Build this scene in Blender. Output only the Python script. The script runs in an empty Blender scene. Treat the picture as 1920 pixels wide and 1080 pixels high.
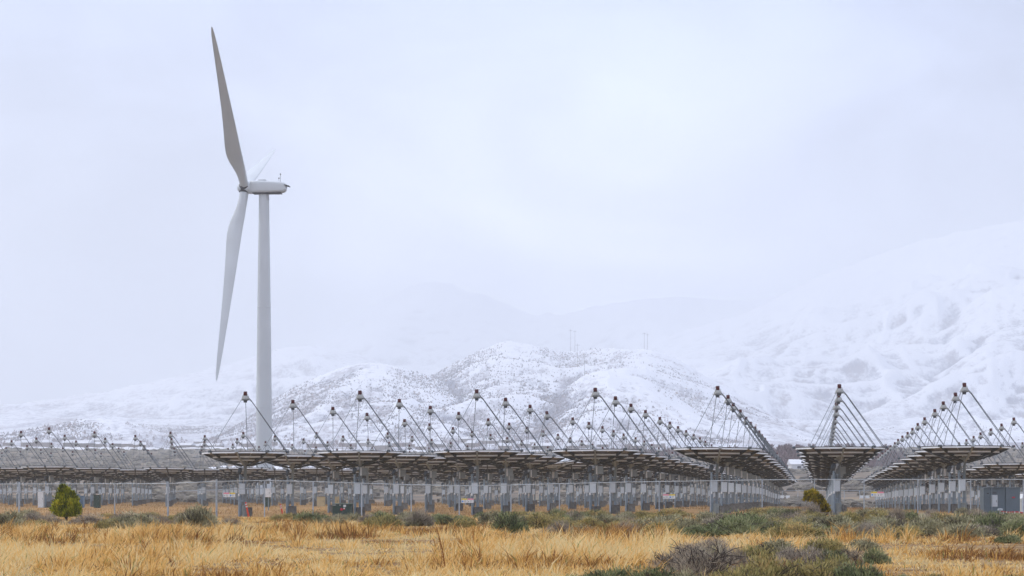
import bpy, math, random
import numpy as np
from mathutils import Vector, Matrix
R = math.radians
rng = np.random.default_rng(7)
random.seed(7)
scn = bpy.context.scene
COL = scn.collection

# ------------------------------------------------------------------ camera
F, CAMZ, HOR = 3889.0, 1.28, 927.4          # focal length in photo pixels, eye height, horizon row
cd = bpy.data.cameras.new('camera'); cam = bpy.data.objects.new('camera', cd); COL.objects.link(cam)
cam.location = (0, 0, CAMZ); cam.rotation_euler = (R(90), 0, 0)
cd.sensor_width = 36; cd.lens = F*36/1920; cd.shift_y = (HOR-540)/1920
cd.clip_start = .5; cd.clip_end = 40000
scn.camera = cam
def P(px, py, Y): return Vector(((px-960)*Y/F, Y, CAMZ+(HOR-py)*Y/F))

# ------------------------------------------------------------------ sky, sun, exposure
SUN_EL, SUN_AZ = 38, -70                     # degrees; azimuth from +Y towards +X
w = bpy.data.worlds.new('World'); scn.world = w; w.use_nodes = True
nt = w.node_tree; nt.nodes.clear(); N = nt.nodes.new; L = nt.links.new
out = N('ShaderNodeOutputWorld')
sky = N('ShaderNodeTexSky'); sky.sky_type = 'NISHITA'; sky.sun_disc = False
sky.sun_elevation = R(SUN_EL); sky.sun_rotation = R(SUN_AZ)
bg1 = N('ShaderNodeBackground'); bg1.inputs[1].default_value = .08; L(sky.outputs[0], bg1.inputs[0])
tc = N('ShaderNodeTexCoord'); sep = N('ShaderNodeSeparateXYZ'); L(tc.outputs['Generated'], sep.inputs[0])
ramp = N('ShaderNodeValToRGB'); L(sep.outputs['Z'], ramp.inputs[0])     # overcast: brighter overhead
el = ramp.color_ramp.elements
el[0].position = 0.0; el[0].color = (.72, .77, .95, 1)
el[1].position = 1.0; el[1].color = (1.15, 1.19, 1.36, 1)
for p, c in ((.12, (.79, .84, 1.01, 1)), (.24, (.50, .585, .84, 1)), (.34, (.80, .85, 1.05, 1))):
    e = el.new(p); e.color = c
nz = N('ShaderNodeTexNoise'); nz.inputs['Scale'].default_value = 6.0; nz.inputs['Detail'].default_value = 5
nz.inputs['Distortion'].default_value = .5
mpn = N('ShaderNodeMapping'); mpn.inputs['Scale'].default_value = (1, 1, 2.2); mpn.inputs['Location'].default_value = (1.37, .1, .25)
L(tc.outputs['Generated'], mpn.inputs[0]); L(mpn.outputs[0], nz.inputs[0])
mr = N('ShaderNodeMapRange'); mr.inputs[1].default_value = .3; mr.inputs[2].default_value = .7
mr.inputs[3].default_value = .68; mr.inputs[4].default_value = 1.30; L(nz.outputs[0], mr.inputs[0])
# thin, bright part of the cloud cover, low above the mountains
dv = N('ShaderNodeVectorMath'); dv.operation = 'DISTANCE'; L(tc.outputs['Generated'], dv.inputs[0])
bd = Vector((.015, 1, .09)).normalized(); dv.inputs[1].default_value = bd
mb = N('ShaderNodeMapRange'); mb.interpolation_type = 'SMOOTHERSTEP'
mb.inputs[1].default_value = 0; mb.inputs[2].default_value = .24; mb.inputs[3].default_value = 2.2; mb.inputs[4].default_value = 1.0
L(dv.outputs['Value'], mb.inputs[0])
mul = N('ShaderNodeMath'); mul.operation = 'MULTIPLY'; L(mr.outputs[0], mul.inputs[0]); L(mb.outputs[0], mul.inputs[1])
bg2 = N('ShaderNodeBackground'); L(ramp.outputs[0], bg2.inputs[0]); L(mul.outputs[0], bg2.inputs[1])
mx = N('ShaderNodeMixShader'); mx.inputs[0].default_value = .9
L(bg1.outputs[0], mx.inputs[1]); L(bg2.outputs[0], mx.inputs[2]); L(mx.outputs[0], out.inputs[0])

sl = bpy.data.lights.new('sun', 'SUN'); sl.energy = 1.3; sl.angle = R(14); sl.color = (1, .95, .87)
so = bpy.data.objects.new('sun', sl); COL.objects.link(so)
sd = Vector((math.sin(R(SUN_AZ))*math.cos(R(SUN_EL)), math.cos(R(SUN_AZ))*math.cos(R(SUN_EL)), math.sin(R(SUN_EL))))
so.rotation_euler = sd.to_track_quat('Z', 'Y').to_euler()

vs = scn.view_settings; vs.view_transform = 'Standard'; vs.look = 'None'; vs.exposure = 0.34; vs.gamma = 1.0; vs.use_curve_mapping = False
cy = scn.cycles
cy.max_bounces = 5; cy.diffuse_bounces = 3; cy.glossy_bounces = 2; cy.volume_bounces = 1; cy.transparent_max_bounces = 6
cy.use_denoising = True; cy.use_adaptive_sampling = True; cy.adaptive_threshold = .015
cy.caustics_reflective = False; cy.caustics_refractive = False

# ------------------------------------------------------------------ helpers
def link(o): COL.objects.link(o); return o
def tag(o, label=None, cat=None, group=None, kind=None):
    if label: o['label'] = label
    if cat: o['category'] = cat
    if group: o['group'] = group
    if kind: o['kind'] = kind
    return o
def empty(name, loc=(0, 0, 0), rz=0, label=None, cat=None, group=None):
    o = link(bpy.data.objects.new(name, None)); o.location = loc; o.rotation_euler = (0, 0, rz)
    o.empty_display_size = .2
    return tag(o, label, cat, group)
class MB:
    def __init__(s): s.v = []; s.f = []; s.m = []; s.sm = []
    def add(s, vs, fs, mi=0, smooth=False):
        b = len(s.v); s.v += [tuple(v) for v in vs]
        for f in fs: s.f.append([b+i for i in f]); s.m.append(mi); s.sm.append(smooth)
    def box(s, c, size, rz=0, mi=0, M=None):
        hx, hy, hz = size[0]/2, size[1]/2, size[2]/2
        vs = [Vector((x, y, z)) for z in (-hz, hz) for x, y in ((-hx, -hy), (hx, -hy), (hx, hy), (-hx, hy))]
        m = M or (Matrix.Translation(c) @ Matrix.Rotation(rz, 4, 'Z'))
        s.add([m @ v for v in vs], [(3, 2, 1, 0), (4, 5, 6, 7), (0, 1, 5, 4), (1, 2, 6, 5), (2, 3, 7, 6), (3, 0, 4, 7)], mi)
    def beam(s, a, b, wd, h, mi=0):
        a = Vector(a); b = Vector(b); d = b-a; q = d.to_track_quat('Y', 'Z').to_matrix().to_4x4()
        s.box(None, (wd, d.length, h), mi=mi, M=Matrix.Translation((a+b)/2) @ q)
    def tube(s, pts, r, n=8, mi=0, cap=True):
        pts = [Vector(p) for p in pts]; rs = r if isinstance(r, (list, tuple)) else [r]*len(pts)
        vs = []; prev = None
        for i, p in enumerate(pts):
            d = (pts[min(i+1, len(pts)-1)]-pts[max(i-1, 0)]).normalized()
            if prev is None:
                u = d.orthogonal().normalized()
            else:
                u = (prev-d*prev.dot(d)).normalized()
            prev = u; t = d.cross(u)
            for k in range(n):
                a = 2*math.pi*k/n; vs.append(p+(u*math.cos(a)+t*math.sin(a))*rs[i])
        fs = [(i*n+k, i*n+(k+1) % n, (i+1)*n+(k+1) % n, (i+1)*n+k) for i in range(len(pts)-1) for k in range(n)]
        s.add(vs, fs, mi, True)
        if cap:
            s.add(vs[:n], [tuple(range(n))[::-1]], mi); s.add(vs[-n:], [tuple(range(n))], mi)
    def lathe(s, prof, n=16, mi=0, c=(0, 0, 0), M=None):   # prof: (r, z)
        M = M or Matrix.Translation(c)
        vs = [M @ Vector((r*math.cos(2*math.pi*k/n), r*math.sin(2*math.pi*k/n), z)) for r, z in prof for k in range(n)]
        fs = [(i*n+k, i*n+(k+1) % n, (i+1)*n+(k+1) % n, (i+1)*n+k) for i in range(len(prof)-1) for k in range(n)]
        s.add(vs, fs, mi, True)
        s.add(vs[:n], [tuple(range(n))[::-1]], mi); s.add(vs[-n:], [tuple(range(n))], mi)
    def ring(s, r, z, t, n=24, mi=0):
        pts = [(r*math.cos(2*math.pi*k/n), r*math.sin(2*math.pi*k/n), z) for k in range(n+1)]
        s.tube(pts, t, 5, mi, False)
    def mesh(s, name, mats):
        me = bpy.data.meshes.new(name); me.from_pydata(s.v, [], s.f)
        for m in (mats if isinstance(mats, (list, tuple)) else [mats]): me.materials.append(m)
        me.polygons.foreach_set('material_index', s.m); me.polygons.foreach_set('use_smooth', s.sm); me.update()
        return me
    def build(s, name, mats, parent=None, bevel=0):
        o = link(bpy.data.objects.new(name, s.mesh(name, mats))); o.parent = parent
        if bevel:
            b = o.modifiers.new('bevel', 'BEVEL'); b.width = bevel; b.segments = 2; b.limit_method = 'ANGLE'
        return o
def np_mesh(name, verts, quads=None, tris=None, tint=None, mat=None, smooth=False):
    me = bpy.data.meshes.new(name)
    nq = 0 if quads is None else len(quads); ntri = 0 if tris is None else len(tris)
    me.vertices.add(len(verts)); me.vertices.foreach_set('co', np.asarray(verts, np.float32).ravel())
    li = np.concatenate([x.ravel() for x in (quads, tris) if x is not None]).astype(np.int32)
    me.loops.add(len(li)); me.loops.foreach_set('vertex_index', li)
    me.polygons.add(nq+ntri)
    st = np.concatenate([np.arange(nq)*4, nq*4+np.arange(ntri)*3]).astype(np.int32)
    me.polygons.foreach_set('loop_start', st)
    me.polygons.foreach_set('use_smooth', np.full(nq+ntri, smooth, bool))
    if tint is not None:
        a = me.attributes.new('tint', 'FLOAT', 'POINT'); a.data.foreach_set('value', np.asarray(tint, np.float32))
    if mat: me.materials.append(mat)
    me.update(calc_edges=True); me.validate()
    return me
def copy_tree(o, parent=None):
    c = o.copy(); COL.objects.link(c)
    if parent is not None: c.parent = parent
    for ch in o.children: copy_tree(ch, c)
    return c

# ------------------------------------------------------------------ materials
def mat_nodes(name):
    m = bpy.data.materials.new(name); m.use_nodes = True; nt = m.node_tree
    return m, nt, nt.nodes['Principled BSDF']
def simple(name, col, rough=.6, metal=0., var=.12, scale=6., bump=0., dirt=None, dirt_amt=.4, objrand=0.):
    m, nt, b = mat_nodes(name); N = nt.nodes.new; L = nt.links.new
    b.inputs['Roughness'].default_value = rough; b.inputs['Metallic'].default_value = metal
    t = N('ShaderNodeTexCoord'); n = N('ShaderNodeTexNoise'); n.inputs['Scale'].default_value = scale; n.inputs['Detail'].default_value = 6
    L(t.outputs['Object'], n.inputs[0])
    r = N('ShaderNodeValToRGB'); r.color_ramp.elements[0].position = .3; r.color_ramp.elements[1].position = .7
    d = dirt or tuple(c*(1-var*2) for c in col)
    r.color_ramp.elements[0].color = (*(c*(1-dirt_amt)+x*dirt_amt for c, x in zip(col, d)), 1) if dirt else (*(c*(1-var) for c in col), 1)
    r.color_ramp.elements[1].color = (*(min(1, c*(1+var*.5)) for c in col), 1)
    L(n.outputs[0], r.inputs[0]); src = r.outputs[0]
    if objrand:
        oi = N('ShaderNodeObjectInfo'); mr = N('ShaderNodeMapRange'); mr.inputs[3].default_value = 1-objrand; mr.inputs[4].default_value = 1+objrand
        L(oi.outputs['Random'], mr.inputs[0]); hs = N('ShaderNodeHueSaturation'); L(mr.outputs[0], hs.inputs['Value']); L(src, hs.inputs['Color']); src = hs.outputs[0]
    L(src, b.inputs['Base Color'])
    if bump:
        bp = N('ShaderNodeBump'); bp.inputs['Strength'].default_value = bump; bp.inputs['Distance'].default_value = .02
        L(n.outputs[0], bp.inputs['Height']); L(bp.outputs[0], b.inputs['Normal'])
    return m
M_galv = simple('galvanised_steel', (.44, .50, .56), .45, .35, .18, 5, .1, objrand=.12)
M_railg = simple('bright_galvanised_rail', (.50, .55, .58), .4, .2, .12, 2)
M_post = simple('galvanised_post', (.27, .34, .40), .5, .1, .2, 3, .1, objrand=.15)
M_dark = simple('dark_steel_frame', (.10, .125, .15), .55, .3, .3, 8)
M_rail = simple('pale_panel_edge', (.78, .83, .87), .5, .0, .1, 4)
M_under = simple('panel_backing', (.055, .053, .060), .3, .0, .3, 1.3)
M_mirror = simple('mirror_face', (.75, .78, .80), .12, .9, .05, 2)
M_boxg = simple('pale_grey_cabinet', (.66, .74, .80), .5, 0, .08, 4, objrand=.12)
M_boxd = simple('weathered_grey_cabinet', (.25, .28, .28), .55, 0, .15, 6, objrand=.2)
M_pier = simple('weathered_footing', (.16, .155, .14), .85, 0, .45, 5, .4, objrand=.35)
M_cap = simple('maroon_engine_cap', (.075, .006, .010), .45, 0, .15, 12)
M_head = simple('engine_housing', (.36, .37, .36), .5, .2, .15, 10)
M_legd = simple('support_arm_steel', (.13, .15, .17), .45, .4, .15, 4)
M_legl = simple('support_arm_light', (.30, .33, .36), .45, .4, .15, 4)
M_white = simple('white_cap', (.78, .80, .80), .4)
M_turb = simple('turbine_paint', (.61, .65, .68), .42, 0, .05, .25)
M_turbd = simple('turbine_dark_detail', (.03, .03, .035), .6)
M_green = simple('dark_green_paint', (.018, .05, .035), .5, 0, .25, 5)
M_red = simple('red_orange_plastic', (.75, .06, .02), .5)
M_redl = simple('red_label', (.6, .02, .05), .5)
M_bluegrey = simple('blue_grey_enclosure', (.125, .175, .215), .5, 0, .10, 2)
M_beige = simple('beige_cabinet', (.55, .44, .25), .55, 0, .1, 3)
M_blue = simple('dull_blue_cabinet', (.14, .22, .32), .5, 0, .1, 3)
M_pink = simple('faded_red_sign', (.80, .28, .36), .5, 0, .08, 20)
M_yellow = simple('yellow_sign', (.80, .62, .05), .5, 0, .08, 20)
M_signblue = simple('sign_blue', (.10, .30, .75), .5)
M_ink = simple('sign_ink', (.22, .23, .24), .6)
M_wood = simple('old_wood_pole', (.10, .085, .07), .8)
M_roofsnow = simple('snowy_roof', (.74, .76, .81), .7, 0, .06, .4)
M_wall = simple('house_wall', (.24, .20, .18), .8, 0, .2, .5, objrand=.45)
M_wallw = simple('white_house_wall', (.75, .76, .78), .8, 0, .05, .5)
M_glass = simple('dark_window', (.05, .06, .07), .2)

def tinted(name, stops, rough=.8, transl=.25, spec=.2):
    m, nt, b = mat_nodes(name); N = nt.nodes.new; L = nt.links.new
    a = N('ShaderNodeAttribute'); a.attribute_name = 'tint'; r = N('ShaderNodeValToRGB')
    e = r.color_ramp.elements
    e[0].position = stops[0][0]; e[0].color = (*stops[0][1], 1); e[1].position = stops[-1][0]; e[1].color = (*stops[-1][1], 1)
    for p, c in stops[1:-1]: x = e.new(p); x.color = (*c, 1)
    L(a.outputs['Fac'], r.inputs[0]); L(r.outputs[0], b.inputs['Base Color'])
    b.inputs['Roughness'].default_value = rough; b.inputs['Specular IOR Level'].default_value = spec
    if transl:
        t = N('ShaderNodeBsdfTranslucent'); L(r.outputs[0], t.inputs[0]); x = N('ShaderNodeMixShader'); x.inputs[0].default_value = transl
        L(b.outputs[0], x.inputs[1]); L(t.outputs[0], x.inputs[2]); L(x.outputs[0], nt.nodes['Material Output'].inputs[0])
    return m
M_grass = tinted('dry_grass', [(0, (.20, .095, .035)), (.2, (.42, .20, .055)), (.45, (.72, .44, .13)), (.70, (.90, .58, .20)), (.92, (.92, .74, .40)), (1, (.26, .27, .08))], .7, .3)
M_sage_a = tinted('sage_leaf_grey', [(0, (.15, .14, .08)), (.4, (.36, .34, .20)), (.8, (.54, .50, .33)), (1, (.62, .54, .34))])
M_sage_b = tinted('sage_leaf_olive', [(0, (.12, .115, .04)), (.4, (.35, .31, .12)), (.8, (.54, .44, .19)), (1, (.60, .42, .18))])
M_sage_c = tinted('sage_leaf_green', [(0, (.05, .065, .035)), (.5, (.22, .25, .11)), (.85, (.38, .40, .21)), (1, (.36, .36, .20))])
M_sage_d = tinted('dry_twig_grey', [(0, (.12, .095, .085)), (.5, (.38, .33, .26)), (.85, (.56, .49, .38)), (1, (.50, .40, .28))])
M_stem = tinted('bush_stem', [(0, (.035, .028, .025)), (1, (.12, .10, .085))], .85, 0)
M_jun = tinted('juniper_spray', [(0, (.05, .06, .008)), (.4, (.17, .20, .015)), (.75, (.42, .43, .03)), (1, (.66, .58, .05))])
M_jun2 = tinted('juniper_spray_golden', [(0, (.05, .05, .008)), (.35, (.22, .19, .012)), (.75, (.44, .34, .02)), (1, (.60, .42, .04))])
M_thicket = tinted('bare_twigs', [(0, (.10, .06, .065)), (1, (.28, .18, .19))], .9, 0)
M_hill = tinted('hill_brush', [(0, (.10, .10, .13)), (.7, (.20, .19, .22)), (1, (.34, .24, .21))], .9, 0)
M_rust = tinted('rust_stalk', [(0, (.16, .05, .015)), (1, (.48, .20, .05))], .8, 0)
M_stubble = tinted('stubble', [(0, (.24, .14, .06)), (.5, (.42, .25, .10)), (.85, (.56, .38, .18)), (1, (.28, .26, .12))], .8, .2)
M_cover = tinted('sage_cover', [(0, (.07, .063, .055)), (.5, (.155, .14, .115)), (1, (.28, .25, .19))], .9, 0)

# ------------------------------------------------------------------ terrain height
CP = np.array([(27.5,125.7,.16),(31.1,149.6,-.03),(35,176.2,-.32),(38.6,200,-.49),(42.1,223.9,-.51),(45.7,247.7,-.5),(49.2,271.6,-.62),(52.8,295.4,-.8),(56,330,-.95),
 (14.4,139.8,.09),(18,163.7,.1),(21.9,138.7,.11),(25.4,162.6,-.04),(7,140.9,.02),(10.6,164.8,.1),(14.5,191.4,.18),(18.1,215.2,.03),(21.7,239.1,-.16),
 (26,270,-.5),(30,300,-.7),(-2.2,130.1,-.27),(1.4,154,.05),(7.1,192.5,.12),(10.7,216.4,.12),(14.2,240.2,-.07),(-7.8,143.2,-.16),(-4.3,167,-.04),(-.3,193.6,.01),
 (3.3,217.5,.15),(6.8,241.3,.12),(-17,132.3,.03),(-13.4,156.2,-.2),(-9.5,182.8,-.22),(-5.9,206.6,-.08),(-2.4,230.5,.05),(1.2,254.3,.05),
 (-8,129,-.27),(5,128,-.1),(12,127,.03),(22,124,.08),(30,122,.08),(-24,130,-.08),(-32,132,-.2),(-40,134,-.2),(-30,180,-.1),(-20,220,0),(-45,220,0),(-60,180,0),
 (0,60,0),(-15,60,.02),(15,60,.03),(0,30,0),(-10,95,-.03),(10,95,0),(25,95,.05),(-25,95,-.05),(0,300,-.1),(-40,300,0),(-70,260,0),(20,350,-.5),(-20,350,0)])
def gz(x, y):
    x = np.atleast_1d(np.asarray(x, float)); y = np.atleast_1d(np.asarray(y, float)); sh = x.shape
    xf, yf = x.ravel(), y.ravel(); num = np.zeros_like(xf); den = np.full_like(xf, 1e-3)
    for cx, cyy, cz in CP:
        s = 9.+abs(cyy)*.03
        wgt = np.exp(-((xf-cx)**2+(yf-cyy)**2)/(2*s*s)); num += wgt*cz; den += wgt
    z = num/den
    r = np.hypot(xf, yf)
    z = z*np.clip((520-r)/160, 0, 1)
    z = z+np.interp(r, [0, 340, 420, 600, 900, 1300, 1700, 2100, 2600, 4000, 12000], [0, 0, .5, 4.2, 12.5, 25, 37.5, 50, 66, 130, 300])
    z = z+np.clip((r-420)/500, 0, 1)*(1.3*np.sin(xf/95+1.7)*np.sin(yf/140)+.6*np.sin(xf/41+yf/63))
    return z.reshape(sh)
def g1(x, y): return float(gz([x], [y])[0])
def base_at(px, py):                        # world point of the ground seen at a photo pixel
    lo = 30.; Y = lo
    for Y in np.arange(30, 420, .5):
        X = (px-960)*Y/F
        if CAMZ+(HOR-py)*Y/F <= g1(X, Y)+1e-3: break
    return Vector(((px-960)*Y/F, Y, g1((px-960)*Y/F, Y)))

# value noise in numpy
def vnoise(x, y, seed):
    r2 = np.random.default_rng(seed); T = r2.random((256, 256))
    xi = np.floor(x).astype(int); yi = np.floor(y).astype(int); fx = x-xi; fy = y-yi
    fx = fx*fx*fx*(fx*(fx*6-15)+10); fy = fy*fy*fy*(fy*(fy*6-15)+10)
    a = T[xi % 256, yi % 256]; b = T[(xi+1) % 256, yi % 256]; c = T[xi % 256, (yi+1) % 256]; d = T[(xi+1) % 256, (yi+1) % 256]
    return (a*(1-fx)+b*fx)*(1-fy)+(c*(1-fx)+d*fx)*fy
def ridged(x, y, seed, octv=5):
    s = 0; amp = 1; tot = 0; f = 1.; wgt = 1
    for o in range(octv):
        n = 1-np.abs(2*vnoise(x*f+o*17.3, y*f+o*7.7, seed+o)-1); n = n*n
        s = s+n*amp*wgt; tot += amp; wgt = np.clip(n*1.6, 0, 1); amp *= .5; f *= 2.05
    return s/tot
def fbm(x, y, seed, octv=4):
    s = 0; amp = 1; tot = 0; f = 1.
    for o in range(octv): s = s+vnoise(x*f+o*11.1, y*f+o*5.3, seed+o)*amp; tot += amp; amp *= .5; f *= 2.03
    return s/tot

# ridges: (distance of the crest, near width, far width, crest line in photo pixels)
RIDGES = [
 (2450, 420, 500, [(-600,846),(-200,838),(-40,822),(60,806),(110,796),(150,788),(190,784),(230,791),(280,805),(330,820),(370,838),(420,860)]),
 (2900, 750, 1100, [(330,870),(380,840),(430,808),(480,775),(520,745),(560,722),(600,704),(640,688),(685,678),(720,681),(760,690),(800,702),(850,722),(900,750),(1000,800),(1080,850)]),
 (3150, 1000, 1000, [(560,870),(620,815),(680,778),(740,740),(800,708),(850,680),(900,652),(945,634),(1000,641),(1050,656),(1090,653),(1130,648),(1180,652),(1220,650),(1260,664),(1300,690),(1370,730),(1450,780),(1550,840)]),
 (2650, 650, 700, [(940,840),(1000,790),(1040,750),(1070,718),(1100,699),(1135,690),(1180,700),(1220,716),(1270,745),(1350,795),(1420,840)]),
 (6500, 3900, 2500, [(1000,790),(1100,720),(1180,660),(1230,642),(1300,615),(1400,589),(1460,560),(1520,528),(1600,503),(1700,467),(1800,440),(1920,425),(2100,400),(2500,400)]),
 (5000, 2300, 1800, [(1560,840),(1640,760),(1690,705),(1740,650),(1790,603),(1830,565),(1860,540),(1900,552),(1960,525),(2100,480),(2400,480)]),
 (8600, 4300, 2000, [(200,800),(300,770),(400,735),(480,705),(540,675),(600,640),(660,600),(720,560),(780,530),(840,525),(900,545),(960,570),(1000,585),(1050,585),(1100,575),(1200,560),(1350,560),(1500,560)]),
 (5900, 3300, 2300, [(-700,800),(-300,792),(-100,780),(0,770),(100,752),(200,735),(300,712),(400,690),(480,668),(540,650),(600,648),(680,668),(760,700),(860,740),(960,790)]),
]
def mountain(x, y):
    r = np.hypot(x, y); px = 960+F*x/y
    z = gz(x, y)
    h = np.zeros_like(z)
    wx = x+260*(fbm(x/900, y/900, 5)-.5); wy = y+260*(fbm(x/900+9, y/900+3, 6)-.5)
    for i, (D, wn, wf, prof) in enumerate(RIDGES):
        pxs, pys = zip(*prof)
        sp = 9 if wn < 1500 else 26
        py = sum(wq*np.interp(px+dq*sp, pxs, pys) for dq, wq in ((-2, .1), (-1, .22), (0, .36), (1, .22), (2, .1)))+4*(fbm(px/28, r/190+i*3.3, 40+i)-.5)+2.2*(fbm(px/6, r/45+i*5.1, 70+i, 3)-.5)
        zc = CAMZ+(HOR-py)*D/F
        jit = D*.05*(fbm(x/500, y/500, 20+i)-.5)
        t = np.where(r < D, (D+jit-r)/wn, (r-D-jit)/wf); t = np.clip(np.abs(t), 0, 1)
        base = np.interp(D-wn, [0, 900, 1700, 2100, 2600, 4000], [0, 12.5, 37.5, 50, 66, 130])
        shape = (1-t)**1.08 if wn < 1500 else (1-t)**1.25
        hi = (zc-z)*shape
        sc = max(120., wn*.24)
        n = ridged(wx/sc+i*3, wy/(sc*1.25)+i*5, 100+10*i, 6)
        fade = np.clip(t*3.2, 0, 1)*np.clip((1-t)*3, 0, 1)
        hi = hi-np.maximum(zc-z, 0)*fade*((.20 if wn < 1500 else .40)*(1-n)-.03)
        h = np.maximum(h, hi)
    h = h+np.clip(h/25, 0, 1)*(3.5*(fbm(x/45, y/45, 300)-.5)+1.2*(fbm(x/14, y/14, 320)-.5))
    return z+h

def polar_mesh(name, az, rr, hf, mat):
    A, Rr = np.meshgrid(az, rr); X = Rr*np.sin(A); Y = Rr*np.cos(A); Z = hf(X, Y)
    v = np.stack([X, Y, Z], -1).reshape(-1, 3); na = len(az); nr = len(rr)
    i = (np.arange(nr-1)[:, None]*na+np.arange(na-1)[None, :]).ravel()
    q = np.stack([i, i+1, i+na+1, i+na], -1)
    return link(bpy.data.objects.new(name, np_mesh(name, v, q, mat=mat, smooth=True)))

# ground material: straw and soil near, tan grass among the collectors, sage plain beyond, snow at the far edge
def ground_mat():
    m, nt, b = mat_nodes('ground_soil_and_grass'); N = nt.nodes.new; L = nt.links.new
    b.inputs['Roughness'].default_value = .95; b.inputs['Specular IOR Level'].default_value = .05
    g = N('ShaderNodeNewGeometry'); ln = N('ShaderNodeVectorMath'); ln.operation = 'LENGTH'; L(g.outputs['Position'], ln.inputs[0])
    def noise(sc, det=5, vec=(1, 1, 0)):
        mp = N('ShaderNodeMapping'); mp.inputs['Scale'].default_value = vec; L(g.outputs['Position'], mp.inputs[0])
        n = N('ShaderNodeTexNoise'); n.inputs['Scale'].default_value = sc; n.inputs['Detail'].default_value = det; L(mp.outputs[0], n.inputs[0]); return n
    def ramp(src, st):
        r = N('ShaderNodeValToRGB'); e = r.color_ramp.elements; e[0].position = st[0][0]; e[0].color = (*st[0][1], 1); e[1].position = st[-1][0]; e[1].color = (*st[-1][1], 1)
        for p, c in st[1:-1]: x = e.new(p); x.color = (*c, 1)
        L(src, r.inputs[0]); return r
    def mix(f, a, bb):
        x = N('ShaderNodeMix'); x.data_type = 'RGBA'; L(f, x.inputs[0]); L(a, x.inputs[6]); L(bb, x.inputs[7]); return x.outputs[2]
    def dist(a, c, jit=0):
        x = N('ShaderNodeMapRange'); x.inputs[1].default_value = a; x.inputs[2].default_value = c
        s = ln.outputs['Value']
        if jit:
            q = noise(.012, 4); mm = N('ShaderNodeMath'); mm.operation = 'MULTIPLY_ADD'; mm.inputs[1].default_value = jit; L(q.outputs[0], mm.inputs[0]); L(s, mm.inputs[2]); s = mm.outputs[0]
        L(s, x.inputs[0]); return x.outputs[0]
    near = ramp(noise(1.3, 8).outputs[0], [(.3, (.14, .09, .05)), (.5, (.26, .17, .085)), (.7, (.40, .29, .16))])
    mid = ramp(noise(.35, 8).outputs[0], [(.28, (.20, .15, .07)), (.42, (.30, .18, .08)), (.6, (.40, .24, .10)), (.75, (.48, .33, .17))])
    plain = ramp(noise(.05, 9).outputs[0], [(.30, (.10, .085, .075)), (.46, (.165, .145, .125)), (.56, (.22, .18, .14)), (.70, (.32, .24, .16))])
    snow = ramp(noise(.02, 8).outputs[0], [(.38, (.20, .19, .19)), (.5, (.50, .50, .53)), (.6, (.80, .82, .87))])
    c = mix(dist(95, 130), near.outputs[0], mid.outputs[0])
    c = mix(dist(330, 430, 120), c, plain.outputs[0])
    c = mix(dist(1750, 2050, 300), c, snow.outputs[0])
    L(c, b.inputs['Base Color'])
    bp = N('ShaderNodeBump'); bp.inputs['Strength'].default_value = .5; bp.inputs['Distance'].default_value = .08; L(noise(6, 6).outputs[0], bp.inputs['Height']); L(bp.outputs[0], b.inputs['Normal'])
    return m
azf = np.unique(np.concatenate([np.radians(np.linspace(-20, 20, 321)), np.radians(np.linspace(-180, 180, 121))]))
rr = np.concatenate([[.4], np.geomspace(2, 1702, 250)])
ground = polar_mesh('ground', azf, rr, gz, ground_mat()); tag(ground, kind='structure')

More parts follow.
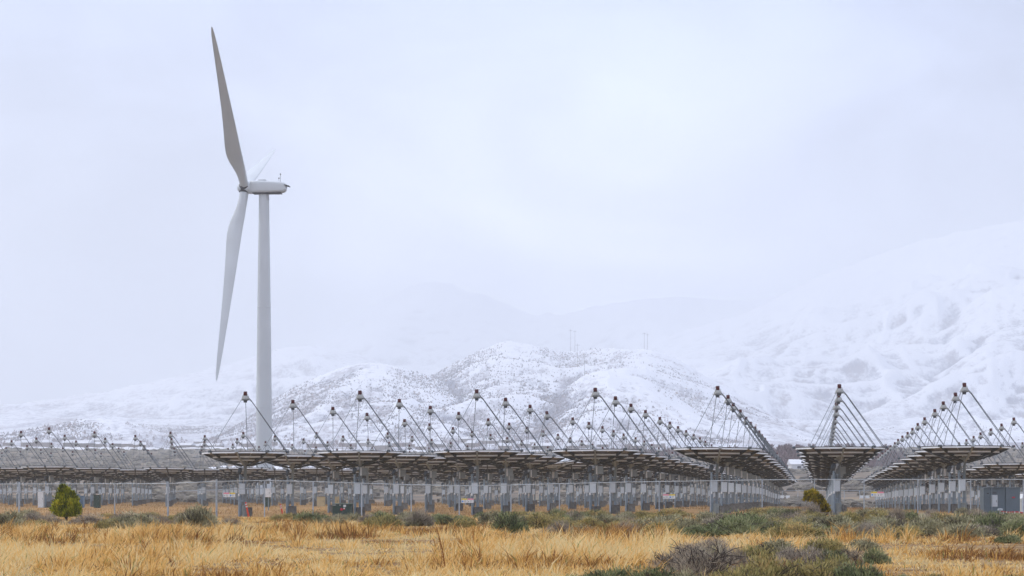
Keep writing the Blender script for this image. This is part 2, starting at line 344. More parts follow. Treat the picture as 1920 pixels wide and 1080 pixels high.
def snow_mat():
    m, nt, b = mat_nodes('snow_brush_relief_shade'); N = nt.nodes.new; L = nt.links.new
    b.inputs['Roughness'].default_value = .9; b.inputs['Specular IOR Level'].default_value = .1
    g = N('ShaderNodeNewGeometry')
    def noise(sc, det, rough=.55):
        n = N('ShaderNodeTexNoise'); n.inputs['Scale'].default_value = sc; n.inputs['Detail'].default_value = det; n.inputs['Roughness'].default_value = rough
        mp = N('ShaderNodeMapping'); mp.inputs['Scale'].default_value = (1, .32, .6); L(g.outputs['Position'], mp.inputs[0]); L(mp.outputs[0], n.inputs[0]); return n.outputs[0]
    def math_(op, a, bb, cl=False):
        x = N('ShaderNodeMath'); x.operation = op; x.use_clamp = cl
        for i, s in enumerate((a, bb)):
            if isinstance(s, (int, float)): x.inputs[i].default_value = s
            else: L(s, x.inputs[i])
        return x.outputs[0]
    fine = noise(.15, 6, .75); mid = noise(.022, 4, .6); big = noise(.0035, 4)
    sepn = N('ShaderNodeSeparateXYZ'); L(g.outputs['Normal'], sepn.inputs[0])
    sepp = N('ShaderNodeSeparateXYZ'); L(g.outputs['Position'], sepp.inputs[0])
    # brush on left-looking slopes, thinning with height; darkened hollows paint in relief shade
    at_ = N('ShaderNodeAttribute'); at_.attribute_name = 'tint'
    side = math_('MULTIPLY', math_('SUBTRACT', at_.outputs['Fac'], .5), .50)
    hz = N('ShaderNodeMapRange'); hz.inputs[1].default_value = 50; hz.inputs[2].default_value = 620; hz.inputs[3].default_value = .045; hz.inputs[4].default_value = -.045; L(sepp.outputs[2], hz.inputs[0])
    ln = N('ShaderNodeVectorMath'); ln.operation = 'LENGTH'; L(g.outputs['Position'], ln.inputs[0])
    ed = N('ShaderNodeMapRange'); ed.inputs[1].default_value = 1700; ed.inputs[2].default_value = 2350; ed.inputs[3].default_value = .10; ed.inputs[4].default_value = 0; L(ln.outputs['Value'], ed.inputs[0])
    thr = math_('ADD', math_('ADD', math_('ADD', side, hz.outputs[0]), math_('MULTIPLY', math_('SUBTRACT', big, .5), .22)), ed.outputs[0])
    # wind-packed streaks running diagonally across the slopes
    st = N('ShaderNodeTexNoise'); st.inputs['Scale'].default_value = .016; st.inputs['Detail'].default_value = 7; st.inputs['Roughness'].default_value = .68
    sm_ = N('ShaderNodeMapping'); sm_.vector_type = 'POINT'; sm_.inputs['Rotation'].default_value = (0, R(33), 0); L(g.outputs['Position'], sm_.inputs[0])
    sm2 = N('ShaderNodeMapping'); sm2.inputs['Scale'].default_value = (.22, .12, 2.4); L(sm_.outputs[0], sm2.inputs[0]); L(sm2.outputs[0], st.inputs[0])
    a = math_('ADD', math_('ADD', math_('MULTIPLY', fine, .52), math_('MULTIPLY', mid, .20)), math_('MULTIPLY', st.outputs[0], .28))
    v = math_('ADD', a, thr)
    r = N('ShaderNodeMapRange'); r.inputs[1].default_value = .50; r.inputs[2].default_value = .66; L(v, r.inputs[0])
    bc = N('ShaderNodeValToRGB'); e = bc.color_ramp.elements; e[0].position = .42; e[0].color = (.20, .22, .29, 1); e[1].position = .75; e[1].color = (.34, .31, .33, 1); L(mid, bc.inputs[0])
    x = N('ShaderNodeMix'); x.data_type = 'RGBA'; L(r.outputs[0], x.inputs[0]); x.inputs[6].default_value = (.84, .87, .94, 1); L(bc.outputs[0], x.inputs[7])
    L(x.outputs[2], b.inputs['Base Color'])
    bp = N('ShaderNodeBump'); bp.inputs['Strength'].default_value = .8; bp.inputs['Distance'].default_value = 6; L(mid, bp.inputs['Height']); L(bp.outputs[0], b.inputs['Normal'])
    return m
azm = np.radians(np.concatenate([np.linspace(-32, -16.2, 80), np.linspace(-16, 16, 760), np.linspace(16.2, 32, 80)]))
rm = np.concatenate([np.geomspace(1700, 5600, 330), np.geomspace(5620, 10900, 130)])
MT = {}
def mount_keep(X, Y):
    Z = mountain(X, Y); MT['Z'] = Z; MT['X'] = X; MT['Y'] = Y; return Z
hills = polar_mesh('snowy_mountains', azm, rm, mount_keep, snow_mat()); tag(hills, kind='structure')
def gully(Z, kr, ka):
    out = np.zeros_like(Z)
    zp = np.pad(Z, ((kr, kr), (ka, ka)), 'edge'); n, m_ = Z.shape
    for dr in (-kr, 0, kr):
        for da in (-ka, 0, ka):
            out += zp[kr+dr:kr+dr+n, ka+da:ka+da+m_]
    return out/9-Z
Zm = MT['Z']; Rm_ = np.hypot(MT['X'], MT['Y'])/2600
gl = np.clip(gully(Zm, 1, 4)/1.3/Rm_**1.2, -1, 1)*.36+np.clip(gully(Zm, 3, 11)/6.0/Rm_**1.3, -1, 1)*np.clip(1.35-Rm_*.4, .35, 1)*.30+np.clip(gully(Zm, 6, 26)/17.0/Rm_**1.4, -1, 1)*.12
dx = np.gradient(Zm, axis=1)/np.maximum(np.abs(np.gradient(MT['X'], axis=1)), .5)
tv = np.clip(.5+.5*gl+.20*np.clip(dx, -1, 1)*np.clip(2-Rm_, .2, 1), 0, 1)  # brush cover, with concavity darkening that puts relief shade into the colour
at = hills.data.attributes.new('tint', 'FLOAT', 'POINT'); at.data.foreach_set('value', tv.astype(np.float32).ravel())
def mz(x, y): return float(mountain(np.array([float(x)]), np.array([float(y)]))[0])

# brush standing on the snowy foothills
hb_r = np.random.default_rng(17); n = 170000
pxb = hb_r.uniform(-60, 1990, n); Yb = hb_r.uniform(1980, 3600, n); Xb = (pxb-960)*Yb/F; Zb = mountain(Xb, Yb)
lift = Zb-gz(Xb, Yb); zl = mountain(Xb-9, Yb); zf = mountain(Xb, Yb-9)
side = (Zb-zl)/9*1.25; lap = (mountain(Xb-28, Yb)+mountain(Xb+28, Yb)+zf*0+mountain(Xb, Yb+28)+mountain(Xb, Yb-28))/4-Zb
pr = .17+.14*np.clip(lap, -3, 5)+.60*np.clip(side*1.6+.15, 0, .75)+1.9*(fbm(Xb/120, Yb/260, 61)-.5)+.5*(fbm(Xb/30, Yb/60, 62)-.5)-np.clip((pxb-1250)/500, 0, .35)-np.clip((Yb-3150)/600, 0, .5)
k = (hb_r.random(n) < pr) & (lift > 3); Xb, Yb, Zb = Xb[k], Yb[k], Zb[k]; n = len(Xb)
hh = hb_r.uniform(.6, 1.8, n)*np.where(hb_r.random(n) < .05, 1.8, 1); ww = hh*hb_r.uniform(.45, .9, n)
V = np.zeros((n, 5, 3)); 
for q_, (ax, ay, az_) in enumerate(((-1, 0, -.1), (0, -1, -.1), (1, 0, -.1), (0, 1, -.1), (0, 0, 1))): V[:, q_] = np.stack([Xb+ax*ww, Yb+ay*ww, Zb+az_*hh], -1)
fc = np.array([(0, 1, 4), (1, 2, 4), (2, 3, 4), (3, 0, 4)]); fb = (np.arange(n)*5)[:, None, None]+fc
hbo = link(bpy.data.objects.new('hillside_brush', np_mesh('hillside_brush', V.reshape(-1, 3), tris=fb.reshape(-1, 3), tint=np.repeat(hb_r.random(n), 5), mat=M_hill))); tag(hbo, 'dark brush dotting the snowy foothills', 'brush', kind='stuff')

# ------------------------------------------------------------------ haze
HZ = bpy.data.materials.new('haze_air'); HZ.use_nodes = True; hn = HZ.node_tree; hn.nodes.clear()
ho = hn.nodes.new('ShaderNodeOutputMaterial'); pv = hn.nodes.new('ShaderNodeVolumePrincipled')
pv.inputs['Color'].default_value = (.925, .958, 1.0, 1); pv.inputs['Density'].default_value = .00030; pv.inputs['Anisotropy'].default_value = .55
hn.links.new(pv.outputs[0], ho.inputs['Volume'])
hb = MB(); hb.box((0, 3900, 480), (16000, 15000, 1000)); hz_o = hb.build('haze', HZ); tag(hz_o, kind='stuff')
#HAZE_SIZE: x +-8000, y -3600..11400, z -20..870

# ------------------------------------------------------------------ solar dish
RIM, CAPZ = 2.8, 7.85
RZ = lambda r: 4.10-.60*(1-(r/RIM)**2)        # height of the panels at radius r
A0 = R(266.7)
def pol(r, a, z): return Vector((r*math.cos(a), r*math.sin(a), z))
def reflector_mb(full=True):
    m = MB(); rs = [.42, 1.22, 2.02, RIM]
    for s in range(9):
        a, b = A0+R(40*s)+.012, A0+R(40*(s+1))-.012
        halves = ((a, (a+b)/2-.006), ((a+b)/2+.006, b)) if full else ((a, b),)
        for h0, h1 in halves:
            for i in range(3):
                r0, r1 = rs[i]+.03, rs[i+1]-.03
                # corners lie on the straight chord of the sector
                def pt(r, t, dz):
                    pa, pb = pol(r, a, 0), pol(r, b, 0); u = (t-a)/(b-a); q = pa.lerp(pb, u); q.z = RZ(r)+dz; return q
                lo = [pt(r0, h0, 0), pt(r0, h1, 0), pt(r1, h1, 0), pt(r1, h0, 0)]; hi = [p+Vector((0, 0, .035)) for p in lo]
                v = lo+hi
                m.add(v, [(3, 2, 1, 0), (0, 1, 5, 4), (1, 2, 6, 5), (2, 3, 7, 6), (3, 0, 4, 7)], 0)
                m.add(v, [(4, 5, 6, 7)], 1)
    return m
def rail_mb():
    m = MB()
    for s in range(9):
        a, b = A0+R(40*s)+.03, A0+R(40*(s+1))-.03
        for r, t in ((2.045, .10), (2.74, .09), (1.245, .08)):
            m.beam(pol(r, a, RZ(r)-.045), pol(r, b, RZ(r)-.045), .05, t)
        c = (a+b)/2; k = math.cos((b-a)/2)
        m.beam(pol(.55*k, c, RZ(.55)-.02), pol(2.72*k, c, RZ(2.72)-.02), .035, .03)
    return m
def rib_mb(s):
    m = MB(); a = A0+R(40*s)
    pts = [pol(r, a, RZ(r)-.03) for r in (.3, 1.1, 1.9, 2.5, 2.86)]
    for p, q in zip(pts, pts[1:]): m.beam(p, q, .07, .06)
    low = [pol(.22, a, 3.24), pol(1.1, a, 3.42), pol(1.9, a, 3.66), pol(2.6, a, 3.98)]
    for p, q in zip(low, low[1:]): m.beam(p, q, .08, .09)
    for p, q in ((low[1], pts[1]), (low[1], pts[0]), (low[2], pts[2]), (low[2], pts[1]), (low[3], pts[3]), (low[2], pts[3])): m.beam(p, q, .04, .04)
    m.box(pol(2.86, a, RZ(2.86)-.02), (.12, .20, .14), rz=a)      # rim bracket
    return m
LEG_AZ = (R(-5), R(95), R(217))
def leg_mb(i, n=6):
    m = MB(); a = LEG_AZ[i]
    if i == 0:
        m.tube([pol(2.80, a, 4.02), pol(.42, a, 7.36), pol(.34, a, 7.45), pol(.20, a, 7.58)], .024, n)
        m.tube([pol(2.72, a+.035, 4.02), pol(.42, a+.16, 7.32), pol(.20, a+.2, 7.50)], .018, n)
    else:
        m.tube([pol(2.66, a, 4.02), pol(.30, a, 7.42), pol(.20, a, 7.50)], .020, n)
    return m
def head_mb(n=14):
    m = MB(); m.lathe([(.13, 7.72), (.15, 7.70), (.25, 7.54), (.25, 7.49)], n); m.ring(.31, 7.44, .014, n+4)
    for k, a in enumerate(LEG_AZ):
        m.beam(pol(.12, a, 7.50), pol(.33, a, 7.42), .06, .05)
        m.beam(pol(.14, a, 7.80), pol(.24, a, 7.56), .03, .03)
    m.lathe([(.24, 7.488), (.24, 7.44), (.12, 7.40), (.11, 7.28)], n, 1)
    return m
def cap_mb(n=14):
    m = MB(); m.lathe([(.09, 7.72), (.12, 7.73), (.12, 7.95), (.10, 7.985)], n); return m
def post_mb(n=12):
    m = MB(); m.lathe([(.098, 0), (.098, 3.12), (.13, 3.13), (.13, 3.22)], n); return m
def hub_mb():
    m = MB(); m.lathe([(.16, 3.22), (.24, 3.26), (.24, 3.40), (.42, 3.50), (.42, 3.545)], 12)
    m.beam((-.02, .0, 3.1), (-.34, -.02, 2.98), .14, .16); return m
def brace_mb(n=10):
    m = MB(); m.lathe([(.085, 0), (.085, 2.68)], n, c=(-.33, -.03, 0))
    m.box((-.165, -.03, 1.0), (.2, .06, .08)); m.box((-.165, -.03, 2.45), (.2, .06, .08)); return m
def drive_mb():
    m = MB(); q = Matrix.Translation((-.36, -.03, 2.92)) @ Matrix.Rotation(R(18), 4, 'Y')
    m.lathe([(.07, -.24), (.13, -.16), (.14, .10), (.08, .22)], 12, M=q)
    return m
def cbox_mb():
    m = MB(); m.box((-.19, -.19, 1.76), (.37, .20, .66)); m.box((-.19, -.297, 1.76), (.33, .012, .61)); m.box((-.19, -.19, 2.103), (.40, .24, .025))
    return m
def ubox_mb():
    m = MB(); m.box((.24, -.10, 2.86), (.40, .26, .50), rz=R(18)); m.box((.035, -.17, 2.86), (.035, .28, .53), rz=R(18), mi=1); return m  # white plate on the left side paints in its brighter, lit face
def pier_mb(k=0):
    m = MB()
    if k == 0: m.box((.02, -.05, .27), (.52, .50, .68), rz=R(6))
    else: m.box((-.08, -.06, .34), (.30, .42, .76), rz=R(35), mi=1); m.box((.20, .0, .27), (.34, .40, .66), rz=R(35))
    return m
def conduit_mb():
    m = MB(); m.lathe([(.045, 0), (.045, 1.32)], 8, c=(-.38, -.32, 0)); m.tube([(-.38, -.32, 1.2), (-.3, -.3, 1.34), (-.22, -.24, 1.42)], .02, 5); return m
def ccap_mb():
    m = MB(); m.lathe([(.05, 1.30), (.06, 1.32), (.06, 1.42), (.03, 1.46)], 8, c=(-.38, -.32, 0)); return m

def make_dish(upper, pier):
    t = empty('solar_dish')
    reflector_mb().build('reflector', [M_under, M_mirror], t); rail_mb().build('panel_rails', M_rail, t)
    for s in range(9): rib_mb(s).build('rib', M_dark if s % 3 else M_galv, t)
    for i in range(3): leg_mb(i).build('support_arm', M_legd if i == 0 else M_legl, t)
    h = head_mb().build('engine_head', [M_head, M_dark], t); cap_mb().build('engine_cap', M_cap, h)
    post_mb().build('main_post', M_post, t); hub_mb().build('hub', M_galv, t); brace_mb().build('brace_post', M_post, t); drive_mb().build('slew_drive', M_dark, t)
    cbox_mb().build('control_box', M_boxg, t, .01)
    for pts in ([(.2, -.3, 3.5), (.3, -.28, 3.3), (.26, -.2, 3.12)], [(-.9, .1, 3.48), (-.6, .0, 3.2), (-.3, -.1, 3.05)], [(-.36, -.05, 2.72), (-.25, -.16, 2.5), (-.15, -.2, 2.1)]):
        cb_ = MB(); cb_.tube(pts, .02, 5); cb_.build('cable', M_dark, t)
    if upper: ubox_mb().build('junction_box', [M_boxd, M_white], t, .01)
    pier_mb(pier).build('footing', [M_pier, M_boxd], t, .01)
    c = conduit_mb().build('conduit', M_post, t); ccap_mb().build('conduit_cap', M_white, c)
    return t
def join_mb(*ms):
    o = MB()
    for m, mi in ms:
        b = len(o.v); o.v += m.v; o.f += [[b+i for i in f] for f in m.f]; o.sm += m.sm
        o.m += [x+mi for x in m.m]
    return o
def make_far(upper, tiny):
    t = empty('solar_dish')
    join_mb((reflector_mb(False), 0), (rail_mb(), 2)).build('reflector', [M_under, M_mirror, M_rail], t)
    join_mb(*[(rib_mb(s), 0) for s in range(9)], (hub_mb(), 0), (drive_mb(), 0)).build('dish_frame', M_dark, t)
    if tiny:
        join_mb((leg_mb(0, 4), 0), (leg_mb(1, 4), 1), (leg_mb(2, 4), 1)).build('support_arms', [M_legd, M_legl], t)
    else:
        for i in range(3): leg_mb(i, 5).build('support_arm', M_legd if i == 0 else M_legl, t)
    h = head_mb(8).build('engine_head', [M_head, M_dark], t); cap_mb(8).build('engine_cap', M_cap, h)
    join_mb((post_mb(8), 0), (brace_mb(8), 0), (conduit_mb(), 0), (ccap_mb(), 1)).build('main_post', [M_post, M_white], t)
    cbox_mb().build('control_box', M_boxg, t)
    if upper: ubox_mb().build('junction_box', [M_boxd, M_white], t)
    pier_mb(0).build('footing', [M_pier, M_boxd], t)
    return t
protos = {}
used = set()
def place_dish(kind, X, Y, label, group, rz=0, tilt=None):
    if kind not in protos:
        protos[kind] = make_dish(kind[1], kind[2]) if kind[0] == 'near' else make_far(kind[1], kind[0] == 'tiny')
        o = protos[kind]
    else: o = copy_tree(protos[kind])
    o.location = (X, Y, g1(X, Y)); o.rotation_euler = (rng.normal(0, R(.3)), rng.normal(0, R(.3)), rz)
    tag(o, label, 'solar dish', group)
    return o
ORD = ['nearest the fence', 'second from fence', 'third from fence', 'fourth from fence', 'fifth from fence', 'sixth from fence', 'seventh from fence', 'eighth from fence', 'ninth from fence', 'tenth from fence', 'eleventh from fence', 'twelfth from fence', 'thirteenth from fence', 'fourteenth from fence', 'fifteenth from fence', 'sixteenth from fence', 'farthest from fence']
LINE = {-3: 'in line beginning by the orange markers', -2: 'in line beginning beside the green utility box', -1: 'in line beginning right of the second fence sign', 0: 'in line beginning left of the third fence sign',
        1: 'in line beginning right of the third fence sign', 2: 'in line beginning beside the leaning juniper', 3: 'in line beginning left of the blue-grey enclosure', 4: 'in line just behind the blue-grey enclosure', 5: 'in second line behind the blue-grey enclosure', 6: 'in farthest line at right edge'}
BA = .1479; ca, sa = math.cos(BA), math.sin(BA)
tilted = None
for c in range(-3, 7):
    for j in range(17):
        if (c == 4 and j < 4) or (c == 5 and j < 9) or (c == 6 and j < 14): continue
        if c == 6 and j > 16: continue
        v = j*1.6077+(.3706 if j >= 4 else 0)
        X = (.7005+c*ca+v*sa)*7.5; Y = (17.2021-c*sa+v*ca)*7.5
        X += rng.normal(0, .04); Y += rng.normal(0, .05)
        upper = not (j == 0 and c in (-3, 1, 2)) and rng.random() < .82
        kind = ('near', upper, 1 if (j == 0 and c in (-3, 1, 2, 3)) else 0) if Y < 172 else (('far', upper) if Y < 255 else ('tiny', upper))
        k = j if c < 4 else j-{4: 4, 5: 9, 6: 14}[c]
        o = place_dish(kind, X, Y, 'solar dish, %s, %s' % (ORD[k] if not (c < 4 and j == 16) else ORD[16], LINE[c]), 'solar dishes of the right-hand field', rz=rng.normal(0, R(2.6)))
        if c == -1 and j == 3: tilted = o
# one unit is left partly turned, its engine leaning left of its neighbours
tilted.rotation_euler = (R(0), R(0), R(26)); tilted['label'] = 'solar dish turned out of line, fourth from the fence behind the second fence sign'
for ch in tilted.children:
    if ch.name.split('.')[0] in ('reflector', 'panel_rails', 'rib', 'support_arm', 'engine_head', 'hub'):
        Rm = Matrix.Translation((0, 0, 3.3)) @ Matrix.Rotation(R(-8), 4, Vector((-math.sin(R(26)), math.cos(R(26)), 0))) @ Matrix.Translation((0, 0, -3.3))
        ch.matrix_local = Matrix.Rotation(R(-26), 4, 'Z') @ Rm @ Matrix.Rotation(R(26), 4, 'Z') @ ch.matrix_local if False else Rm

B2 = .1553; cb, sb = math.cos(B2), math.sin(B2)
ROWW = ['front', 'second', 'third', 'fourth', 'fifth', 'sixth', 'seventh', 'eighth', 'ninth', 'tenth', 'eleventh', 'twelfth']
b2 = []
for n in range(-1, 10):
    vv = 33.9+1.93*n
    for m in range(-9, 9):
        u = (-.284 if n % 2 == 0 else .303)+1.18*m
        if n == -1 and abs(u+2.06) > .1: continue
        X = 6.6*(cb*u-sb*vv); Y = 6.6*(sb*u+cb*vv)
        px = 960+F*X/Y
        if px < -70 or px > 1010: continue
        # keep clear of the right-hand field
        uu = (X/7.5-.7005)*ca-(Y/7.5-17.2021)*sa
        if uu < -3.9 and not (n > 7 and px > 500): b2.append((n, X, Y, px))
def where_px(px):
    for x, s in ((20, 'at the left edge'), (70, 'left of the small juniper'), (150, 'behind the small juniper'), (260, 'right of the small juniper'), (345, 'left of the corner brace'),
                 (425, 'left of the first fence sign'), (475, 'just left of the turbine tower'), (520, 'behind the turbine tower'), (600, 'right of the turbine tower'), (680, 'above the green utility box'), (780, 'behind the array middle')):
        if px < x: return s
    return 'at the far centre'
for n, X, Y, px in b2:
    lab = 'solar dish, %s row of left field, %s' % (ROWW[n+1] if n > -1 else 'foremost', where_px(px))
    kind = ('far', rng.random() < .8) if n < 3 else ('tiny', rng.random() < .8)
    k = 2
    base_lab = lab
    while lab in used: lab = base_lab+', %s one' % {2: 'second', 3: 'third', 4: 'fourth', 5: 'fifth', 6: 'sixth', 7: 'seventh'}.get(k, 'last'); k += 1
    used.add(lab)
    o = place_dish(kind, X+rng.normal(0, .05), Y+rng.normal(0, .06), lab, 'solar dishes of the left-hand field', rz=R(9)+rng.normal(0, R(3)))

# ------------------------------------------------------------------ wind turbine
TY = 409.; hub = P(459, 352.5, TY); hub.y = TY
tow = P(495, 930, TY); tz = g1(tow.x, TY)
T = empty('wind_turbine', (tow.x, TY, tz), 0, 'tall white wind turbine with three blades beyond the solar dishes', 'wind turbine')
def loc(p): return Vector(p)-Vector((tow.x, TY, tz))
hl = loc(hub); H0 = hl.z-1.35
m = MB(); m.lathe([(1.62, -1), (1.62, 0), (1.56, H0*.25), (1.42, H0*.5), (1.22, H0*.75), (1.0, H0)], 48)
m.build('tower', M_turb, T)
for zf_, rf in ((H0*.30, 1.535), (H0*.63, 1.325), (H0*.985, 1.02)):
    m = MB(); m.lathe([(rf, -.09), (rf+.035, -.07), (rf+.035, .07), (rf, .09)], 48, c=(0, 0, zf_)); m.build('flange_ring', M_turb, T)
yaw, tilt, cone, psi = -.06935, .0656, .0442, 2.4489
nax = Vector((-math.cos(yaw)*math.cos(tilt), -math.sin(yaw)*math.cos(tilt), math.sin(tilt)))
hax = Vector((-math.sin(yaw), math.cos(yaw), 0)); vax = hax.cross(nax)
if vax.z < 0: vax = -vax
def blade_mb(p):
    d = math.cos(cone)*(math.cos(p)*hax+math.sin(p)*vax)+math.sin(cone)*nax
    ch0 = (nax-d*nax.dot(d)).normalized(); th0 = d.cross(ch0).normalized()
    sec = [(0.9, 1.75, 1.75, 0, 0), (2.0, 1.75, 1.7, 0, 0), (3.2, 1.86, 1.5, .03, 0), (4.4, 2.12, 1.2, .09, 1), (5.6, 2.48, 1.0, .15, 2), (6.8, 2.80, .86, .20, 3), (8.0, 3.0, .76, .23, 4), (9.4, 3.06, .68, .25, 4), (11.2, 2.95, .58, .245, 3), (14, 2.64, .45, .22, 2), (17, 2.33, .39, .20, 1), (20, 2.05, .33, .18, 0),
           (26, 1.58, .24, .15, -1), (31, 1.22, .17, .12, -2), (35, .92, .12, .10, -3), (37.6, .62, .08, .08, -3), (38.8, .32, .05, .04, -3), (39.19, .08, .02, 0, -3)]
    m = MB(); n = 20; vs = []
    for r, c, t, off, tw in sec:
        a = R(tw+4); ch = ch0*math.cos(a)+th0*math.sin(a); th = th0*math.cos(a)-ch0*math.sin(a)
        rnd = max(0., min(1., (r-2)/4))
        for k in range(n):
            q = 2*math.pi*k/n; x = math.cos(q); y = math.sin(q)
            xa = x; ya = y*(1-.62*rnd*max(0, x)) if rnd else y     # thin towards the trailing edge
            vs.append(hl+d*r+ch*(c/2*xa+off*c)+th*(t/2*ya)-d*0)
    fs = [(i*n+k, i*n+(k+1) % n, (i+1)*n+(k+1) % n, (i+1)*n+k) for i in range(len(sec)-1) for k in range(n)]
    m.add(vs, fs, 0, True); m.add(vs[-n:], [tuple(range(n))]); m.add(vs[:n], [tuple(range(n))[::-1]])
    return m, d
for k in range(3):
    m, d = blade_mb(psi+k*2*math.pi/3); b = m.build('blade', M_turb, T)
    c = MB(); q = d.to_track_quat('Z', 'Y').to_matrix().to_4x4()
    c.lathe([(.98, .55), (1.02, .7), (1.02, .95), (.9, 1.0)], 24, M=Matrix.Translation(hl) @ q); c.build('root_collar', M_turbd, b)
qa = nax.to_track_quat('Z', 'Y').to_matrix().to_4x4()
m = MB(); m.lathe([(.85, -1.6), (1.05, -1.2), (1.15, -.6), (1.15, .4), (1.0, .9), (.72, 1.25), (.35, 1.45), (.05, 1.5)], 28, M=Matrix.Translation(hl) @ qa)
hb_ = m.build('rotor_hub', M_turb, T)
m = MB(); e = -vax
for a in (0.25, 2.4, 4.4):
    dd = (hax*math.cos(a)+vax*math.sin(a)); m.lathe([(.26, 0), (.26, .05)], 12, M=Matrix.Translation(hl+nax*1.02+dd*.72) @ (nax+dd*.9).to_track_quat('Z', 'Y').to_matrix().to_4x4())
m.box(None, (.5, .9, .34), M=Matrix.Translation(hl+nax*.35-hax*1.12-vax*.05) @ qa); m.build('hub_opening', M_turbd, hb_)
# nacelle: tapered rounded body along -nax
nlev = Vector((nax.x, nax.y, 0)).normalized(); nkeep, vkeep = nax, vax; nax, vax = nlev, Vector((0, 0, 1)); qa = nax.to_track_quat('Z', 'Y').to_matrix().to_4x4()
m = MB(); sec = [(-1.15, .95, 1.15, .0), (-1.35, 1.30, 1.22, .12), (-3.0, 1.45, 1.24, .10), (-5.5, 1.42, 1.16, .04), (-7.4, 1.28, 1.02, .02), (-7.95, 1.1, .88, .04), (-8.25, .85, .62, .10)]
nn = 32; vs = []
for s, hw, hh, dz in sec:
    for k in range(nn):
        q = 2*math.pi*k/nn; cx = math.copysign(abs(math.cos(q))**.42, math.cos(q)); cz = math.copysign(abs(math.sin(q))**.42, math.sin(q))
        vs.append(hl+nax*s+hax*(hw*cx)+vax*(hh*cz+dz))
m.add(vs, [(i*nn+k, i*nn+(k+1) % nn, (i+1)*nn+(k+1) % nn, (i+1)*nn+k) for i in range(len(sec)-1) for k in range(nn)], 0, True)
m.add(vs[-nn:], [tuple(range(nn))]); m.add(vs[:nn], [tuple(range(nn))[::-1]])
nac = m.build('nacelle', M_turb, T)
m = MB(); m.box(None, (1.6, .25, 1.5), M=Matrix.Translation(hl-nax*3.6+vax*1.42) @ qa); m.build('roof_hatch', M_turb, nac)
m = MB(); m.box(None, (2.1, 1.1, .12), M=Matrix.Translation(hl-nax*8.35+vax*.35) @ qa @ Matrix.Rotation(R(78), 4, 'X')); m.build('rear_vent_hood', M_turbd, nac)
m = MB(); m.box(None, (2.3, .12, 5.6), M=Matrix.Translation(hl-nax*4.5-vax*1.12) @ qa); m.build('dark_underside_strip', M_turbd, nac)  # broad dark slab along the lower face of the nacelle
m = MB(); b0 = hl-nax*7.1+vax*1.1; m.tube([b0, b0+Vector((0, 0, 1.55))], .035, 6); m.tube([b0-nax*-.3, b0-nax*-.3+Vector((0, 0, .7))], .03, 6)
m.box(b0+Vector((0, 0, 1.55)), (.22, .22, .22)); m.box(b0+nax*.3+Vector((0, 0, .75)), (.22, .22, .2)); m.build('wind_vane_mast', M_turbd, T)

# ------------------------------------------------------------------ front fence
fx = [-59+90*i for i in range(0)]
posts_px = [-55, 36, 125, 215, 315, 406, 496, 587, 678, 771, 861, 958, 1049, 1144, 1236, 1332, 1429, 1527, 1620, 1721, 1820, 1919, 2018]
rail_y = lambda px: float(np.interp(px, [-60, 100, 315, 316, 360, 496, 587, 678, 771, 861, 958, 1144, 1429, 1527, 1919, 2020], [908, 907.5, 907, 906, 903.5, 901, 903, 906, 909, 911, 909.5, 904.5, 900, 899, 899, 899]))
fY = lambda px: 127.0/(1+.149*(px-960)/F)
FN = empty('chain_link_fence', (fY(960)*0, fY(960), g1(0, fY(960))), 0, 'long chain-link fence with grey posts in front of the solar dishes', 'fence')
def fpt(px, py): return P(px, py, fY(px))-FN.location
rm_ = MB(); rail = [fpt(px, rail_y(px)) for px in posts_px]
for a, b in zip(rail, rail[1:]): rm_.tube([a, b], .024, 8)
rm_.build('top_rail', M_railg, FN)
for px in posts_px:
    y = fY(px); p = P(px, rail_y(px), y); g = g1(p.x, y); big = px in (36, 315, 406)
    m = MB(); top = p.z+(.14 if big else .02); m.tube([(p.x, y, g-.1), (p.x, y, top)], .062 if big else .036, 10)
    if big:
        for k in range(5): m.lathe([(.075, 0), (.075, .06)], 10, c=(p.x, y, g+.35+k*.4))
    for q in range(len(m.v)): m.v[q] = tuple(Vector(m.v[q])-FN.location)
    m.build('post', M_galv, FN)
for a, b in ((-55, 125), (315, 496)):
    m = MB(); m.tube([P(a, rail_y(a)+15, fY(a))-FN.location, P(b, rail_y(b)+14, fY(b))-FN.location], .022, 8); m.build('brace_rail', M_galv, FN)
# woven mesh: diamond wires between the posts (thin wire, real spacing made a little coarser)
wm = MB(); wv = []; wf = []
def wire(a, b, t=.0007):
    d = (b-a).normalized(); u = Vector((0, 1, 0)).cross(d).normalized()*t; k = len(wv)
    wv.extend([a-u, b-u, b+u, a+u]); wf.append((k, k+1, k+2, k+3))
for i in range(len(posts_px)-1):
    x0, x1 = posts_px[i], posts_px[i+1]; n = 26
    y0, y1 = fY(x0), fY(x1); a, b = P(x0, rail_y(x0), y0), P(x1, rail_y(x1), y1); g0, gg1 = g1(a.x, y0)+.04, g1(b.x, y1)+.04
    for sgn in (1, -1):
        for k in range(-17, n+1):
            t0, t1 = k/n, (k+17)/n
            def pt(t, h):
                q = a.lerp(b, t); z0 = g0+(gg1-g0)*t; return Vector((q.x, q.y-.03, z0+(q.z-z0)*h))
            h0, h1 = 0., 1.; u0, u1 = t0, t1
            if u0 < 0: h0 = (0-u0)/(u1-u0); u0c = 0.
            else: u0c = u0
            if u1 > 1: h1 = (1-t0)/(t1-t0); u1c = 1.
            else: u1c = u1
            if h1 <= h0: continue
            if sgn > 0: wire(pt(u0c, h0)-FN.location, pt(u1c, h1)-FN.location)
            else: wire(pt(u0c, 1-h0)-FN.location, pt(u1c, 1-h1)-FN.location)
wm.add(wv, wf); wm.build('wire_mesh', M_galv, FN)

